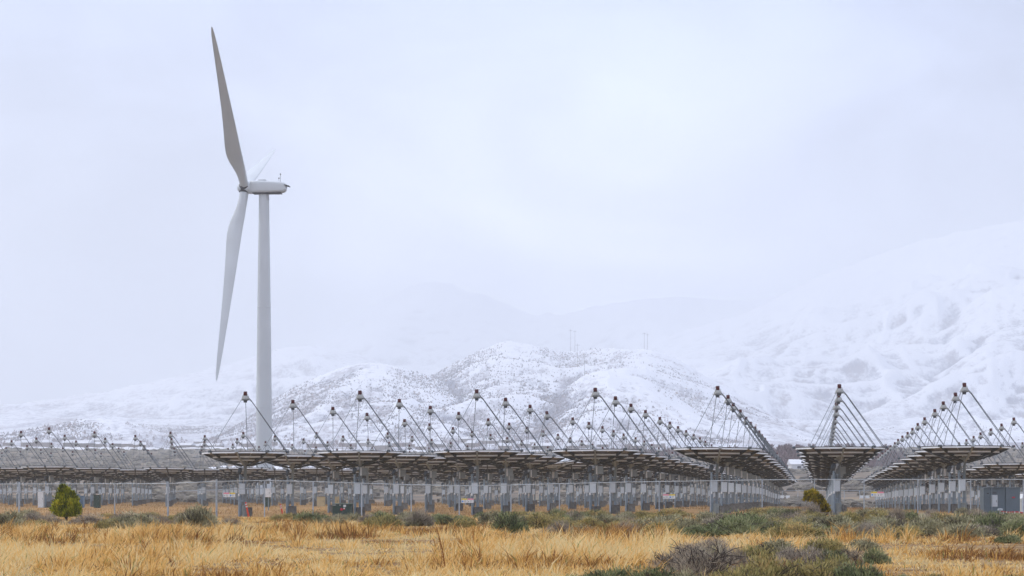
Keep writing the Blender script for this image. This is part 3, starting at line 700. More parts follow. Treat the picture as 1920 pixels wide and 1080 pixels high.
# back fence beyond the field
BF = empty('back_fence', (40, 400, g1(40, 400)), 0, 'distant low wire fence seen between the dish lines at right', 'fence')
bpx = list(range(1380, 1760, 29)); bl = []
for px in bpx:
    q = P(px, 927, 400.); g = g1(q.x, 400.); bl.append(Vector((q.x, 400., g+2.0))-BF.location)
    m = MB(); m.tube([Vector((q.x, 400., g-.1))-BF.location, bl[-1]], .05, 6); m.build('post', M_galv, BF)
m = MB()
for a, b in zip(bl, bl[1:]):
    m.tube([a, b], .035, 5); m.tube([a-Vector((0, 0, 1.9)), b-Vector((0, 0, 1.9))], .012, 4)
m.build('top_rail', M_galv, BF)
for i, px in enumerate((1472, 1621)):
    q = P(px, 931.5, 398.)
    m = MB(); m.box((-.55, 0, 0), (.75, .04, .55)); m.box((.55, 0, 0), (.75, .04, .55)); m.box((0, .05, .1), (.9, .04, .08))
    o = m.build('fence_placard', M_white); o.location = q
    tag(o, ['pair of small white placards on the distant fence right of the third dish line', 'pair of small white placards on the distant fence left of the fourth fence sign'][i], 'placard', 'white placards on the back fence')

# warning signs hung on the front fence
SG = [((419, 441), 932, 923.5, 0, 'white sign with red and yellow header on the fence left of the orange markers'),
      ((865, 888), 942.7, 934.6, 1, 'white sign with yellow and red header hanging lowest on the fence'),
      ((1243, 1266), 935, 926.5, 0, 'white sign with red and yellow header mid-fence left of the big front dish'),
      ((1633, 1657), 931, 921.8, 1, 'white sign with yellow then red header on the fence right of the leaning juniper')]
for (xa, xb), yb, yt, flip, lab in SG:
    Y = fY((xa+xb)/2)-.09; a = P(xa, yb, Y); b = P(xb, yt, Y); W = b.x-a.x; Hh = b.z-a.z
    S = empty('warning_sign', ((a.x+b.x)/2, Y, a.z), -.1*0, lab, 'warning sign', 'warning signs on the front fence')
    for k in (0, 1):
        x0 = -W/2 if k == 0 else .006; kind = (k == 1) ^ bool(flip)      # kind True: yellow header
        m = MB(); m.box((x0+W/4-.003, 0, Hh/2), (W/2-.006, .006, Hh)); pl = m.build('sign_panel', M_white, S)
        m = MB(); m.box((x0+W/4-.003, -.005, Hh*.83), (W/2-.02, .004, Hh*.30)); m.build('header_band', M_yellow if kind else M_pink, pl)
        m = MB()
        if kind: m.add([(x0+.03, -.009, Hh*.72), (x0+.10, -.009, Hh*.72), (x0+.065, -.009, Hh*.93)], [(0, 1, 2)])
        for q, ww in ((.50, .40), (.34, .46), (.18, .36)): m.box((x0+W*.30, -.004, Hh*q), (W*.5*ww, .002, Hh*.045))
        if not kind: m.add([(x0+.03, -.005, Hh*.18), (x0+.10, -.005, Hh*.18), (x0+.065, -.005, Hh*.5)], [(0, 1, 2)])
        m.build('lettering', M_ink, pl)
        if kind:
            m = MB(); m.lathe([(.052, 0), (.052, .003)], 16, M=Matrix.Translation((x0+.075, -.004, Hh*.34)) @ Matrix.Rotation(R(90), 4, 'X')); m.build('pictogram', M_signblue, pl)

# ------------------------------------------------------------------ boxes, cabinets, markers
def ground_thing(px, py_base, Y=None):
    if Y is None: b = base_at(px, py_base); return b
    X = (px-960)*Y/F; return Vector((X, Y, g1(X, Y)))
# dark green utility box
b = ground_thing(643, 960, 130.0); U = empty('utility_box', b, R(-3), 'dark green low utility box with red sticker behind the fence', 'utility box')
m = MB(); m.box((0, 0, .40), (1.2, .9, .84)); m.build('body', M_green, U, .015)
m = MB(); m.box((0, -.02, .835), (1.24, .98, .05)); m.build('lid', simple('pale_green_edge', (.20, .26, .22)), U, .01)
m = MB(); m.box((.17, -.456, .70), (.17, .012, .13)); m.box((.14, -.456, .54), (.10, .012, .09)); m.box((-.48, -.456, .75), (.2, .012, .03)); m.box((-.12, -.456, .75), (.12, .012, .03)); m.build('white_labels', M_white, U)
m = MB(); m.lathe([(.085, 0), (.085, .01)], 14, M=Matrix.Translation((-.03, -.452, .48)) @ Matrix.Rotation(R(90), 4, 'X')); m.box((.13, -.458, .49), (.1, .01, .06)); m.build('red_sticker', M_redl, U)
m = MB(); m.box((.02, -.455, .40), (.012, .012, .72)); m.build('door_seam', M_dark, U)
# big blue-grey enclosure at right
b = ground_thing(1874, 962, 128.0); E_ = empty('equipment_enclosure', b, 0, 'large blue-grey electrical enclosure with red sticker at the right edge', 'enclosure')
m = MB(); m.box((-.43, 0, .82), (1.32, 1.1, 1.58)); m.build('left_cabinet', M_bluegrey, E_, .02)
m = MB(); m.box((.68, -.03, .82), (.88, 1.16, 1.60)); m.build('right_cabinet', M_bluegrey, E_, .02)
m = MB(); m.box((.13, -.03, 1.635), (2.10, 1.25, .05)); m.build('roof', M_bluegrey, E_, .01)
m = MB(); m.box((-.46, -.585, .82), (.40, .07, .72)); dr = m.build('door', M_boxg, E_, .01)
m = MB(); m.box((-.33, -.628, .8), (.025, .02, .12)); m.build('handle', M_dark, dr)
m = MB()
for k in range(4): m.box((-.48+.0, -.555, 1.26+.035*k), (.36, .012, .014))
m.box((-.84, -.555, 1.28), (.12, .012, .05)); m.build('vent', M_turbd, E_)
m = MB(); m.box((.72, -.616, 1.03), (.17, .012, .07)); m.build('red_sticker', M_redl, E_)
m = MB(); m.tube([(-.62, -.56, 1.62), (-.62, -.62, 1.0), (-.62, -.62, .1)], .03, 8); m.tube([(-.95, -.5, 1.3), (-.95, -.5, 0)], .05, 8); m.build('conduit', M_post, E_)
b = ground_thing(1875.5, 962, 126.9); D_ = empty('vent_cap', b, 0, 'squat metal vent with domed cap in front of the blue-grey enclosure', 'vent')
m = MB(); m.lathe([(.11, 0), (.11, .22)], 14); m.build('pipe', M_rail, D_)
m = MB(); m.lathe([(.18, .22), (.19, .25), (.15, .34), (.04, .37)], 16); m.build('dome', M_galv, D_)
b = ground_thing(1914, 959, 129.2); Wc = empty('white_cabinet', b, R(30), 'narrow white cabinet with sloped top beside the blue-grey enclosure', 'cabinet')
m = MB(); v = [(-.2, -.25, .12), (.2, -.25, .12), (.2, .25, .12), (-.2, .25, .12), (-.2, -.25, .95), (.2, -.25, 1.25), (.2, .25, 1.25), (-.2, .25, .95)]
m.add(v, [(3, 2, 1, 0), (4, 5, 6, 7), (0, 1, 5, 4), (1, 2, 6, 5), (2, 3, 7, 6), (3, 0, 4, 7)]); m.build('body', M_white, Wc, .01)
m = MB(); m.box((-.14, 0, .06), (.06, .4, .14)); m.box((.14, 0, .06), (.06, .4, .14)); m.build('feet', M_dark, Wc)
m = MB(); m.box((.0, -.256, .55), (.3, .008, .7)); m.build('door', M_boxg, Wc)
# red and white barrier lying low in front of it
b = ground_thing(1900, 964, 126.2); Br = empty('low_barrier', b, 0, 'low red barrier tape with white stakes at the foot of the enclosure', 'barrier')
m = MB()
pts = [(-.75, 0, .17), (-.3, .02, .13), (.2, 0, .15), (.6, -.02, .10), (.95, 0, .13), (1.4, .02, .10)]
for p, q in zip(pts, pts[1:]): m.beam(p, q, .02, .07)
m.build('red_tape', M_redl, Br)
for x in (-.62, -.42, .08, .35, .62, .98): m = MB(); m.box((x, -.03, .07), (.055, .03, .20)); m.build('stake', M_white, Br)
# cabinets deep in the field
def cabinet(name, px, Y, wd, h, matl, lab, z0=0, cat='cabinet'):
    b = ground_thing(px, 0, Y); C = empty(name, b, R(-4), lab, cat)
    m = MB(); m.box((0, 0, z0+h/2), (wd, .5, h)); m.build('body', matl, C, .015)
    m = MB(); m.box((0, -.256, z0+h/2), (wd*.86, .012, h*.88)); d = m.build('door', matl, C, .004)
    m = MB(); m.box((wd*.33, -.275, z0+h*.55), (.03, .03, .14)); m.build('handle', M_dark, d)
    m = MB(); m.box((0, 0, z0+h+.02), (wd+.06, .58, .04)); m.build('roof', matl, C)
    if z0: m = MB(); m.tube([(0, .1, 0), (0, .1, z0)], .05, 8); m.build('post', M_post, C)
    return C
cabinet('white_cabinet', 77.5, 206, .56, 1.6, M_white, 'tall plain white cabinet among the posts left of the small juniper')
cabinet('green_cabinet', 182.5, 203, .60, 1.25, M_green, 'dark green cabinet standing upright right of the small juniper')
cabinet('green_cabinet', 502, 215, .50, 1.0, M_green, 'small dark green cabinet below the turbine tower')
cabinet('white_cabinet', 503, 180, .42, .72, M_white, 'small white box raised on a post beside the second orange marker', 1.15)
cabinet('blue_cabinet', 146, 205, .36, 1.3, M_blue, 'slim dull blue cabinet touching the right side of the small juniper')
cabinet('blue_cabinet', 153.5, 206, .40, 1.15, M_blue, 'slim dull blue cabinet between the juniper and the dark green cabinet')
cabinet('beige_cabinet', 602, 222, .85, 1.0, M_beige, 'beige cabinet behind the dishes left of the green utility box')
cabinet('beige_cabinet', 630, 224, .62, 1.0, M_beige, 'beige cabinet just above the green utility box')
for (xt, yt, xb, yb), lab in (((460.5, 941.5, 466.5, 960), 'leaning orange marker post with white bands nearer the fence sign'), ((525.5, 945.5, 531.5, 958.5), 'leaning orange marker post with white bands farther from the fence sign')):
    Y = 131.5 if xt < 500 else 136
    a, b = P(xb, yb, Y), P(xt, yt, Y); g = g1(a.x, Y); a.z = g-.03
    Mk = empty('marker_post', a, 0, lab, 'marker post', 'orange marker posts'); d = b-a
    m = MB(); m.tube([(0, 0, 0), d*.5, d], [.065, .055, .05], 10); m.build('shaft', M_red, Mk)
    for t in (.70, .86): m = MB(); m.tube([d*(t-.035), d*(t+.035)], .062, 10); m.build('white_band', M_white, Mk)

# ------------------------------------------------------------------ village, far trees, poles
def ridge_point(px, Y0, Y1):
    Ys = np.linspace(Y0, Y1, 60); X = (px-960)*Ys/F; z = mountain(X, Ys); i = int(np.argmax((z-CAMZ)/Ys)); return Vector((X[i], Ys[i], z[i]))
for i, (px, top, lab, pair) in enumerate([(1070, 617, 'left wooden power pole of the pair on the hill crest', 0), (1078, 619, 'right wooden power pole of the pair on the hill crest', 0),
        (1083, 641, 'power pole just below the crest pair on the hill', 1), (1096, 662, 'lowest lone power pole on the hillside', 2), (1208, 623, 'left of two power poles on the hill shoulder at right', 0), (1214, 625, 'right of two power poles on the hill shoulder at right', 0)]):
    q = ridge_point(px, *((2950, 3400) if pair != 2 else (2500, 2750)))
    if pair == 1: q = Vector(((px-960)*2880/F, 2880, mz((px-960)*2880/F, 2880)))
    h = CAMZ+(HOR-top)*q.y/F-q.z; h = max(14, min(34, h))
    pp = empty('power_pole', q, 0, lab, 'power pole', 'power poles on the hill')
    m = MB(); m.tube([(0, 0, -2), (0, 0, h)], [.30, .2], 6); m.build('pole', M_wood, pp)
    m = MB(); m.box((0, 0, h-2.2), (5.5, .3, .4)); m.build('crossarm', M_wood, pp)
hrng = np.random.default_rng(21)
vill = [(-10, 1850), (40, 1780), (60, 1950)]
nh = 0
def house(x, y, wd, dp, h, rz, wallm, lab, grp):
    H = empty('house', (x, y, (g1(x, y) if y < 1690 else mz(x, y))-.3), rz, lab, 'house', grp)
    m = MB(); m.box((0, 0, h/2), (wd, dp, h)); m.build('wall', wallm, H)
    m = MB(); r = h*.45; o = .5
    v = [(-wd/2-o, -dp/2-o, h), (wd/2+o, -dp/2-o, h), (wd/2+o, dp/2+o, h), (-wd/2-o, dp/2+o, h), (-wd/2-o, 0, h+r+1), (wd/2+o, 0, h+r+1)]
    m.add(v, [(0, 1, 5, 4), (2, 3, 4, 5), (0, 4, 3), (1, 2, 5), (3, 2, 1, 0)]); m.build('roof', M_roofsnow, H)
    return H
houses = []
for k in range(78):
    px = hrng.uniform(-30, 1010) if k < 66 else hrng.uniform(1010, 1250)
    Y = hrng.uniform(1730, 2250) if px > 420 or hrng.random() < .6 else hrng.uniform(1730, 1950)
    X = (px-960)*Y/F
    if mz(X, Y)-float(gz([X], [Y])[0]) > 5: continue
    big = hrng.random() < .07
    houses.append((px, X, Y, big))
houses.sort()
for k, (px, X, Y, big) in enumerate(houses):
    wd = hrng.uniform(15, 20) if big else hrng.uniform(8, 13)
    lab = 'snow-roofed %s in the hazy village below the hills, %s' % ('long shed' if big else 'house',
        'left of the turbine' if px < 480 else ('right of the turbine' if px < 760 else 'beyond the array middle'))
    house(X, Y, wd, hrng.uniform(7, 10), hrng.uniform(2.6, 4.2), hrng.uniform(-.5, .5), M_wall, lab, 'village houses')
q = P(1506, 880, 880); Hs = house(q.x, 880, 11.5, 8, 2.7, .05, M_wallw, 'small white building with snowy roof below the reddish bare trees', 'farm buildings')
m = MB(); m.box((3.4, -4.05, 1.2), (2.2, .1, 1.8)); m.box((-2.5, -4.05, 1.5), (1.5, .1, .9)); m.build('window', M_glass, Hs)

def twig_mass(name, items, mat, per, lab, cat):
    vs = []; fs = []; ti = []
    V = []; T = []
    for (x, y, z, w_, h_) in items:
        n = per; a = hrng.uniform(0, 2*np.pi, n); rr_ = np.sqrt(hrng.random(n))*w_/2; zz = hrng.random(n)**.8*h_
        rr_ = rr_*np.sin(np.clip(.25+zz/h_*.9, 0, 1)*np.pi)**.5
        base = np.stack([x+rr_*np.cos(a), y+rr_*np.sin(a), z+zz], -1)
        d = np.stack([hrng.normal(0, .45, n), hrng.normal(0, .45, n), hrng.uniform(.5, 1, n)], -1)*(h_*.17)
        s = np.stack([hrng.normal(0, 1, n), hrng.normal(0, .4, n), np.zeros(n)], -1); s /= np.linalg.norm(s, axis=1)[:, None]; s *= h_*.022
        V.append(np.stack([base-s, base+s, base+d], 1).reshape(-1, 3)); T.append(np.repeat(np.clip(hrng.normal(.5, .25, n), 0, 1), 3))
    V = np.concatenate(V); T = np.concatenate(T)
    o = link(bpy.data.objects.new(name, np_mesh(name, V, tris=np.arange(len(V)).reshape(-1, 3), tint=T, mat=mat))); tag(o, lab, cat, kind='stuff'); return o
items = []
for k in range(230):
    px = hrng.uniform(1130, 1700) if k % 3 else hrng.uniform(1455, 1600)
    Y = hrng.uniform(900, 1000) if px > 1400 else hrng.uniform(1150, 1500); X = (px-960)*Y/F
    h_ = hrng.uniform(5.5, 9.5) if px > 1400 else hrng.uniform(3, 6); items.append((X, Y, g1(X, Y)-.3, h_*.95, h_))
twig_mass('bare_thicket', items, M_thicket, 330, 'reddish bare thicket of trees on the plain beyond the dish lines', 'thicket')
items = []
for k in range(420):
    px = hrng.uniform(-60, 1250); Y = hrng.uniform(1720, 2330); X = (px-960)*Y/F; z = mz(X, Y)
    if z-float(gz([X], [Y])[0]) > 22: continue
    h_ = hrng.uniform(2.5, 7.5); items.append((X, Y, z-.3, h_*hrng.uniform(.8, 1.5), h_))
twig_mass('village_trees', items, M_thicket, 120, 'dark bare trees scattered through the village', 'trees')
# snow lying on banks across the left plain
def snow_bank(px0, px1, Y, wd, h, lab):
    n = 60; vs = []
    for i in range(n+1):
        px = px0+(px1-px0)*i/n; yy = Y+9*math.sin(i*.35)+4*math.sin(i*.9); X = (px-960)*yy/F; e = min(1, 6*i/n, 6*(n-i)/n)+.02
        for k, (o, hh) in enumerate(((-.5, -.4), (-.25, .8), (0, 1), (.25, .8), (.5, -.4))):
            y2 = yy+o*wd; vs.append((X, y2, g1(X, y2)+hh*h*e*(.8+.3*math.sin(i*1.7))-.05))
    m = MB(); m.add(vs, [(i*5+k, (i+1)*5+k, (i+1)*5+k+1, i*5+k+1) for i in range(n) for k in range(4)], 0, True)
    o = m.build('snow_bank', M_roofsnow); tag(o, lab, 'snow bank', kind='structure')
snow_bank(370, 720, 905, 16, 1.7, 'white snow bank across the plain beyond the turbine')
snow_bank(-40, 330, 1620, 40, 2.0, 'thin snow bank under the village at left')
snow_bank(300, 1050, 1660, 30, 2.0, 'thin snow bank under the village in the middle')
snow_bank(1380, 1700, 1050, 26, 2.4, 'snow bank behind the reddish thicket')
# dirt track with old snow, left plain
# sagebrush covering the plain behind the field
crng = np.random.default_rng(5)
n = 17000
rad = np.exp(crng.uniform(np.log(338), np.log(1680), n)); th = crng.uniform(-R(19), R(19), n)
X = rad*np.sin(th); Y = rad*np.cos(th); keep = fbm(X/22, Y/60, 77)+.12*crng.random(n) > .50
X, Y, rad = X[keep], Y[keep], rad[keep]; Z = gz(X, Y); n = len(X)
ico_v = []
kk = 7
A_ = np.linspace(0, 2*np.pi, kk, endpoint=False)
sz = crng.uniform(.6, 1.3, n)*(1+rad/700)
V = np.zeros((n, 2*kk+1, 3)); 
for k in range(kk):
    j1 = crng.uniform(.75, 1.25, n); j2 = crng.uniform(.6, 1.2, n)
    V[:, k] = np.stack([X+np.cos(A_[k])*sz*.75*j1, Y+np.sin(A_[k])*sz*.75*j1, Z-.1], -1)
    V[:, kk+k] = np.stack([X+np.cos(A_[k]+.4)*sz*.62*j2, Y+np.sin(A_[k]+.4)*sz*.62*j2, Z+sz*.42*j1/(1+rad/2500)], -1)
V[:, 2*kk] = np.stack([X, Y, Z+sz*.62/(1+rad/2500)], -1)
qs = np.array([(k, (k+1) % kk, kk+(k+1) % kk, kk+k) for k in range(kk)]); ts = np.array([(kk+k, kk+(k+1) % kk, 2*kk) for k in range(kk)])
off = (np.arange(n)*(2*kk+1))[:, None, None]
tint = np.repeat(np.clip(crng.normal(.45, .22, n), 0, 1), 2*kk+1)+crng.normal(0, .12, n*(2*kk+1))
o = link(bpy.data.objects.new('sagebrush_cover', np_mesh('sagebrush_cover', V.reshape(-1, 3), (off+qs).reshape(-1, 4), (off+ts).reshape(-1, 3), np.clip(tint, 0, 1), M_cover)))
tag(o, 'low sagebrush covering the rising plain beyond the collectors', 'sagebrush', kind='stuff')

# ------------------------------------------------------------------ bushes
def leaf_cloud(seed, n, lobes, hgt, ll, lw, up=.6, hollow=.45):
    q = np.random.default_rng(seed); k = q.integers(0, len(lobes), n); lb = np.array(lobes)[k]     # lobe: x,y,z,r
    d = q.normal(0, 1, (n, 3)); d[:, 2] = np.abs(d[:, 2])*.9-.15; d /= np.linalg.norm(d, axis=1)[:, None]
    bump = .50+.95*fbm(np.arctan2(d[:, 1], d[:, 0])*2.2+k*3, d[:, 2]*3+k, seed+3)
    rad = lb[:, 3]*(hollow+(1-hollow)*q.random(n)**.55)*bump
    c = lb[:, :3]+d*rad[:, None]*np.array([1, 1, hgt]); c[:, 2] = np.maximum(c[:, 2], .02)
    dr = d*(1-up)+np.array([0, 0, up])+q.normal(0, .28, (n, 3)); dr /= np.linalg.norm(dr, axis=1)[:, None]
    s = np.cross(dr, q.normal(0, 1, (n, 3))); s /= np.linalg.norm(s, axis=1)[:, None]
    L_ = (ll*q.uniform(.6, 1.5, n))[:, None]; W_ = (lw*q.uniform(.6, 1.4, n))[:, None]
    V = np.stack([c, c+dr*L_*.5+s*W_*.5, c+dr*L_, c+dr*L_*.5-s*W_*.5], 1).reshape(-1, 3)
    lobe_t = q.normal(0, .12, len(lobes))[k]
    clump = (fbm(c[:, 0]*6+9, c[:, 1]*6+c[:, 2]*7+5, seed+8)-.5)*1.3
    t = np.clip(.5+lobe_t+clump+q.normal(0, .17, n), 0, 1)
    return V, np.arange(4*n).reshape(-1, 4), np.repeat(t, 4)
def stems_mesh(seed, n, R_, H_, r0=.012, wig=.10, forks=2):
    q = random.Random(seed); m = MB()
    for i in range(n):
        a = q.uniform(0, 6.28); rr_ = R_*q.uniform(.25, 1)**.7; h = H_*q.uniform(.55, 1.0)*(1-.25*(rr_/R_)**2)
        tip = Vector((rr_*math.cos(a), rr_*math.sin(a), h)); b = Vector((tip.x*.12, tip.y*.12, -.03)); pts = []
        for k in range(5):
            t = k/4; p = b.lerp(tip, t); p.z = b.z+(tip.z-b.z)*t**.85; p += Vector((q.gauss(0, wig), q.gauss(0, wig), q.gauss(0, wig*.6)))*R_*t; pts.append(p)
        rs = [r0*q.uniform(.7, 1.3)*(1-.8*k/4) for k in range(5)]; m.tube(pts, rs, 4, 0, False)
        for f in range(forks):
            s0 = pts[q.choice((2, 3))]; e = s0+Vector((q.gauss(0, .22), q.gauss(0, .22), q.uniform(.05, .25)))*R_
            m.tube([s0, s0.lerp(e, .5)+Vector((0, 0, .02)), e], [r0*.45, r0*.3, r0*.12], 3, 0, False)
    v = np.array(m.v); f = np.array(m.f); q2 = np.random.default_rng(seed)
    return v, f, np.clip(q2.normal(.5, .25, len(v)), 0, 1)
def mk(name, V, Q, T, mat): return np_mesh(name, V, Q, tint=T, mat=mat)
LOBES = [[(0, 0, .10, .42), (.22, .1, .06, .30), (-.24, -.05, .05, .32), (.05, -.25, .05, .28), (-.05, .2, .12, .32)],
         [(.08, 0, .08, .40), (-.28, .05, .04, .26), (.30, -.08, .04, .24), (0, .1, .20, .30)],
         [(-.1, 0, .1, .36), (.18, .05, .14, .32), (.34, -.02, .02, .2), (-.33, 0, .02, .22), (0, -.2, .02, .3)]]
BUSH = {}
def bush_meshes(kind, var):
    key = (kind, var)
    if key in BUSH: return BUSH[key]
    sd = 100+var*7+ord(kind)
    if kind in 'abc':
        mat = {'a': M_sage_a, 'b': M_sage_b, 'c': M_sage_c}[kind]
        V, Q, T = leaf_cloud(sd, 3000, LOBES[var], 1.0, .085, .021, .66)
        v2, q2, t2 = stems_mesh(sd, 46, .52, .54, .009, .10, 3)
    elif kind == 'd':
        V, Q, T = leaf_cloud(sd, 3600, LOBES[var], 1.0, .085, .009, .72); mat = M_sage_d
        v2, q2, t2 = stems_mesh(sd, 40, .45, .48, .008)
    else:   # dead
        V, Q, T = leaf_cloud(sd, 2600, LOBES[var], .95, .11, .006, .45, .3); mat = M_sage_d
        v2, q2, t2 = stems_mesh(sd, 46, .50, .50, .015, .16, 4)
    BUSH[key] = (mk('foliage', V, Q, T, mat), mk('stems', v2, q2, t2, M_stem)); return BUSH[key]
LAND = [(37, 'left-edge fence post'), (124, 'small juniper'), (215, 'second-left fence post'), (315, 'corner fence post'), (430, 'first fence sign'), (495, 'orange markers'), (560, 'second orange marker'), (643, 'green utility box'), (750, 'post right of the utility box'),
        (827, 'rust-coloured stalk'), (895, 'second fence sign'), (1000, 'fence middle'), (1119, 'fourth front dish'), (1180, 'gap after fourth dish'), (1254, 'third fence sign'), (1349, 'fifth front dish'), (1440, 'gap after fifth dish'), (1530, 'leaning juniper'), (1576, 'lone dish line'), (1645, 'fourth fence sign'),
        (1740, 'gap left of last dish'), (1810, 'last front dish'), (1874, 'blue-grey enclosure'), (1925, 'right edge')]
TONE = {'a': 'grey-green sagebrush', 'b': 'olive-yellow rabbitbrush', 'c': 'dark green sagebrush', 'd': 'dry greyish scrub', 'e': 'dead branching shrub'}
blab = {}; BREC = []
brng = np.random.default_rng(31)
def bush(px, yb, wpx, hpx, kind, dY=0, name='sagebrush'):
    Y = min(123.5, CAMZ*F/max(yb-HOR, 6)); 
    b = Vector(((px-960)*Y/F, Y, 0)); b.z = g1(b.x, Y)-.02
    if Y > 118 and abs(px-960) > 0: pass
    W = wpx*Y/F; H = hpx*Y/F
    near = min(LAND, key=lambda l: abs(l[0]-px))
    depth = 'in foreground' if yb > 1040 else ('in tall grass' if yb > 1000 else ('near the fence' if yb < 972 else 'midway to fence'))
    size = 'low' if H < .45 else ('tall' if H > .85 else ('broad' if W > 1.4 else 'rounded'))
    lab = '%s %s %s, below the %s' % (size, TONE[kind], depth, near[1])
    k = blab.get(lab, 0); blab[lab] = k+1
    if k: lab = ['', 'second ', 'third ', 'fourth ', 'fifth '][min(k, 4)]+lab
    o = empty(name, b, brng.uniform(0, 6.28), lab, 'bush', 'bushes in front of the fence')
    var = int(brng.integers(0, 3)); f, s = bush_meshes(kind, var)
    for nm, me in (('foliage', f), ('stems', s)): c = link(bpy.data.objects.new(nm, me)); c.parent = o
    o.scale = (W*1.05, W*1.05, H/.52); BREC.append((b.x, b.y, W))
    return o
EXPL = [(15,992,72,36,'a'),(60,980,46,24,'d'),(96,985,50,24,'d'),(165,982,64,24,'d'),(205,990,50,22,'b'),(255,990,80,32,'a'),(292,984,56,24,'d'),(368,990,74,44,'a'),(345,984,40,28,'d'),(432,984,40,18,'d'),(520,976,30,14,'b'),(585,978,74,22,'c'),(625,986,50,22,'a'),(716,988,58,30,'c'),(690,980,40,20,'d'),(786,986,54,34,'d'),(760,978,40,20,'a'),(832,984,40,22,'c'),(870,990,60,24,'b'),(902,974,34,18,'c'),
 (920,984,60,28,'a'),(955,1000,74,42,'c'),(1005,992,64,32,'b'),(1048,1002,56,26,'d'),(1076,982,36,26,'c'),(1095,1006,60,24,'a'),(1130,990,60,28,'a'),(1170,1002,80,28,'b'),(1178,972,30,16,'a'),(1202,970,26,16,'b'),(1240,1002,76,32,'a'),(1215,988,60,24,'b'),(1290,1000,76,30,'b'),(1330,984,60,26,'a'),(1385,1002,110,42,'c'),(1440,990,60,28,'a'),
 (1482,986,60,28,'d'),(1520,974,44,30,'d'),(1478,968,30,14,'c'),(1560,1000,80,36,'a'),(1600,986,50,26,'b'),(1640,1002,70,30,'a'),(1625,974,50,20,'a'),(1678,986,44,36,'d'),(1702,984,40,28,'c'),(1730,1006,90,40,'a'),(1765,986,50,26,'b'),(1800,1004,96,44,'a'),(1832,984,60,30,'d'),(1862,1006,70,44,'c'),(1905,1002,70,36,'a'),(1890,1020,50,20,'c'),(1660,1012,60,30,'a'),(1590,976,40,18,'b'),(1745,974,40,18,'d'),
 (1318,1092,150,88,'e'),(1262,1078,100,56,'e'),(1370,1075,90,50,'d'),(1232,1104,100,46,'c'),(1120,1098,80,34,'c'),(1172,1094,70,34,'c'),(1445,1106,120,66,'b'),(1520,1104,130,62,'b'),(1400,1100,84,48,'b'),(1612,1106,104,56,'c'),(1560,1066,66,38,'c'),(1592,1062,50,42,'e'),(1640,1058,54,30,'c'),(1480,1060,70,36,'d'),(1895,1094,50,18,'c'),(1752,1086,36,14,'b'),(1075,1100,60,24,'c'),(1290,1106,80,40,'a'),(1345,1062,80,40,'a'),(1420,1062,100,44,'b'),(1500,1066,110,46,'d'),(1560,1092,90,56,'b'),(1380,1112,110,56,'b'),(1450,1044,90,34,'a'),(1545,1040,80,34,'b'),(1330,1040,80,32,'d'),(1620,1034,60,26,'a'),(1290,1050,60,36,'e'),(1690,1100,60,24,'c')]
for e in EXPL: bush(*e, name='dead_shrub' if e[4] == 'e' else ('rabbitbrush' if e[4] == 'b' else ('scrub_bush' if e[4] == 'd' else 'sagebrush')))
for k in range(145):
    px = brng.uniform(900, 1935) if brng.random() < .86 else brng.uniform(-10, 880); yb = brng.uniform(964, 1012) if px > 1150 else brng.uniform(964, 992)
    sc = (yb-HOR)/60; kind = 'aabbcd'[int(brng.integers(0, 6))]
    bush(px, yb, brng.uniform(36, 80)*sc, brng.uniform(15, 28)*sc, kind, name='rabbitbrush' if kind == 'b' else ('scrub_bush' if kind == 'd' else 'sagebrush'))

# ------------------------------------------------------------------ grass
def grass(name, X, Y, H, Wd, lean, tint, mat, lab):
    n = len(X); Z = gz(X, Y)-.02; r_ = np.random.default_rng(len(name)+n)
    fa = r_.uniform(0, np.pi, n); sx = np.cos(fa)*Wd/2; sy = np.sin(fa)*Wd/2*.5
    V = np.zeros((n, 5, 3)); lx, ly = lean
    V[:, 0] = np.stack([X-sx, Y-sy, Z], -1); V[:, 1] = np.stack([X+sx, Y+sy, Z], -1)
    m1x = X+lx*.35; m1y = Y+ly*.35
    V[:, 2] = np.stack([m1x+sx*.8, m1y+sy*.8, Z+H*.6], -1); V[:, 3] = np.stack([m1x-sx*.8, m1y-sy*.8, Z+H*.6], -1)
    V[:, 4] = np.stack([X+lx, Y+ly, Z+H], -1)
    i = np.arange(n)*5; q = np.stack([i, i+1, i+2, i+3], -1); t = np.stack([i+3, i+2, i+4], -1)
    o = link(bpy.data.objects.new(name, np_mesh(name, V.reshape(-1, 3), q, t, np.repeat(tint, 5), mat))); tag(o, lab, 'grass', kind='stuff'); return o
gr = np.random.default_rng(11)
def wedge(n, r0, r1, p=1.0, ang=18.5):
    u = gr.random(n); r = (r0**(2-p)+u*(r1**(2-p)-r0**(2-p)))**(1/(2-p)); t = gr.uniform(-R(ang), R(ang), n); return r*np.sin(t), r*np.cos(t)
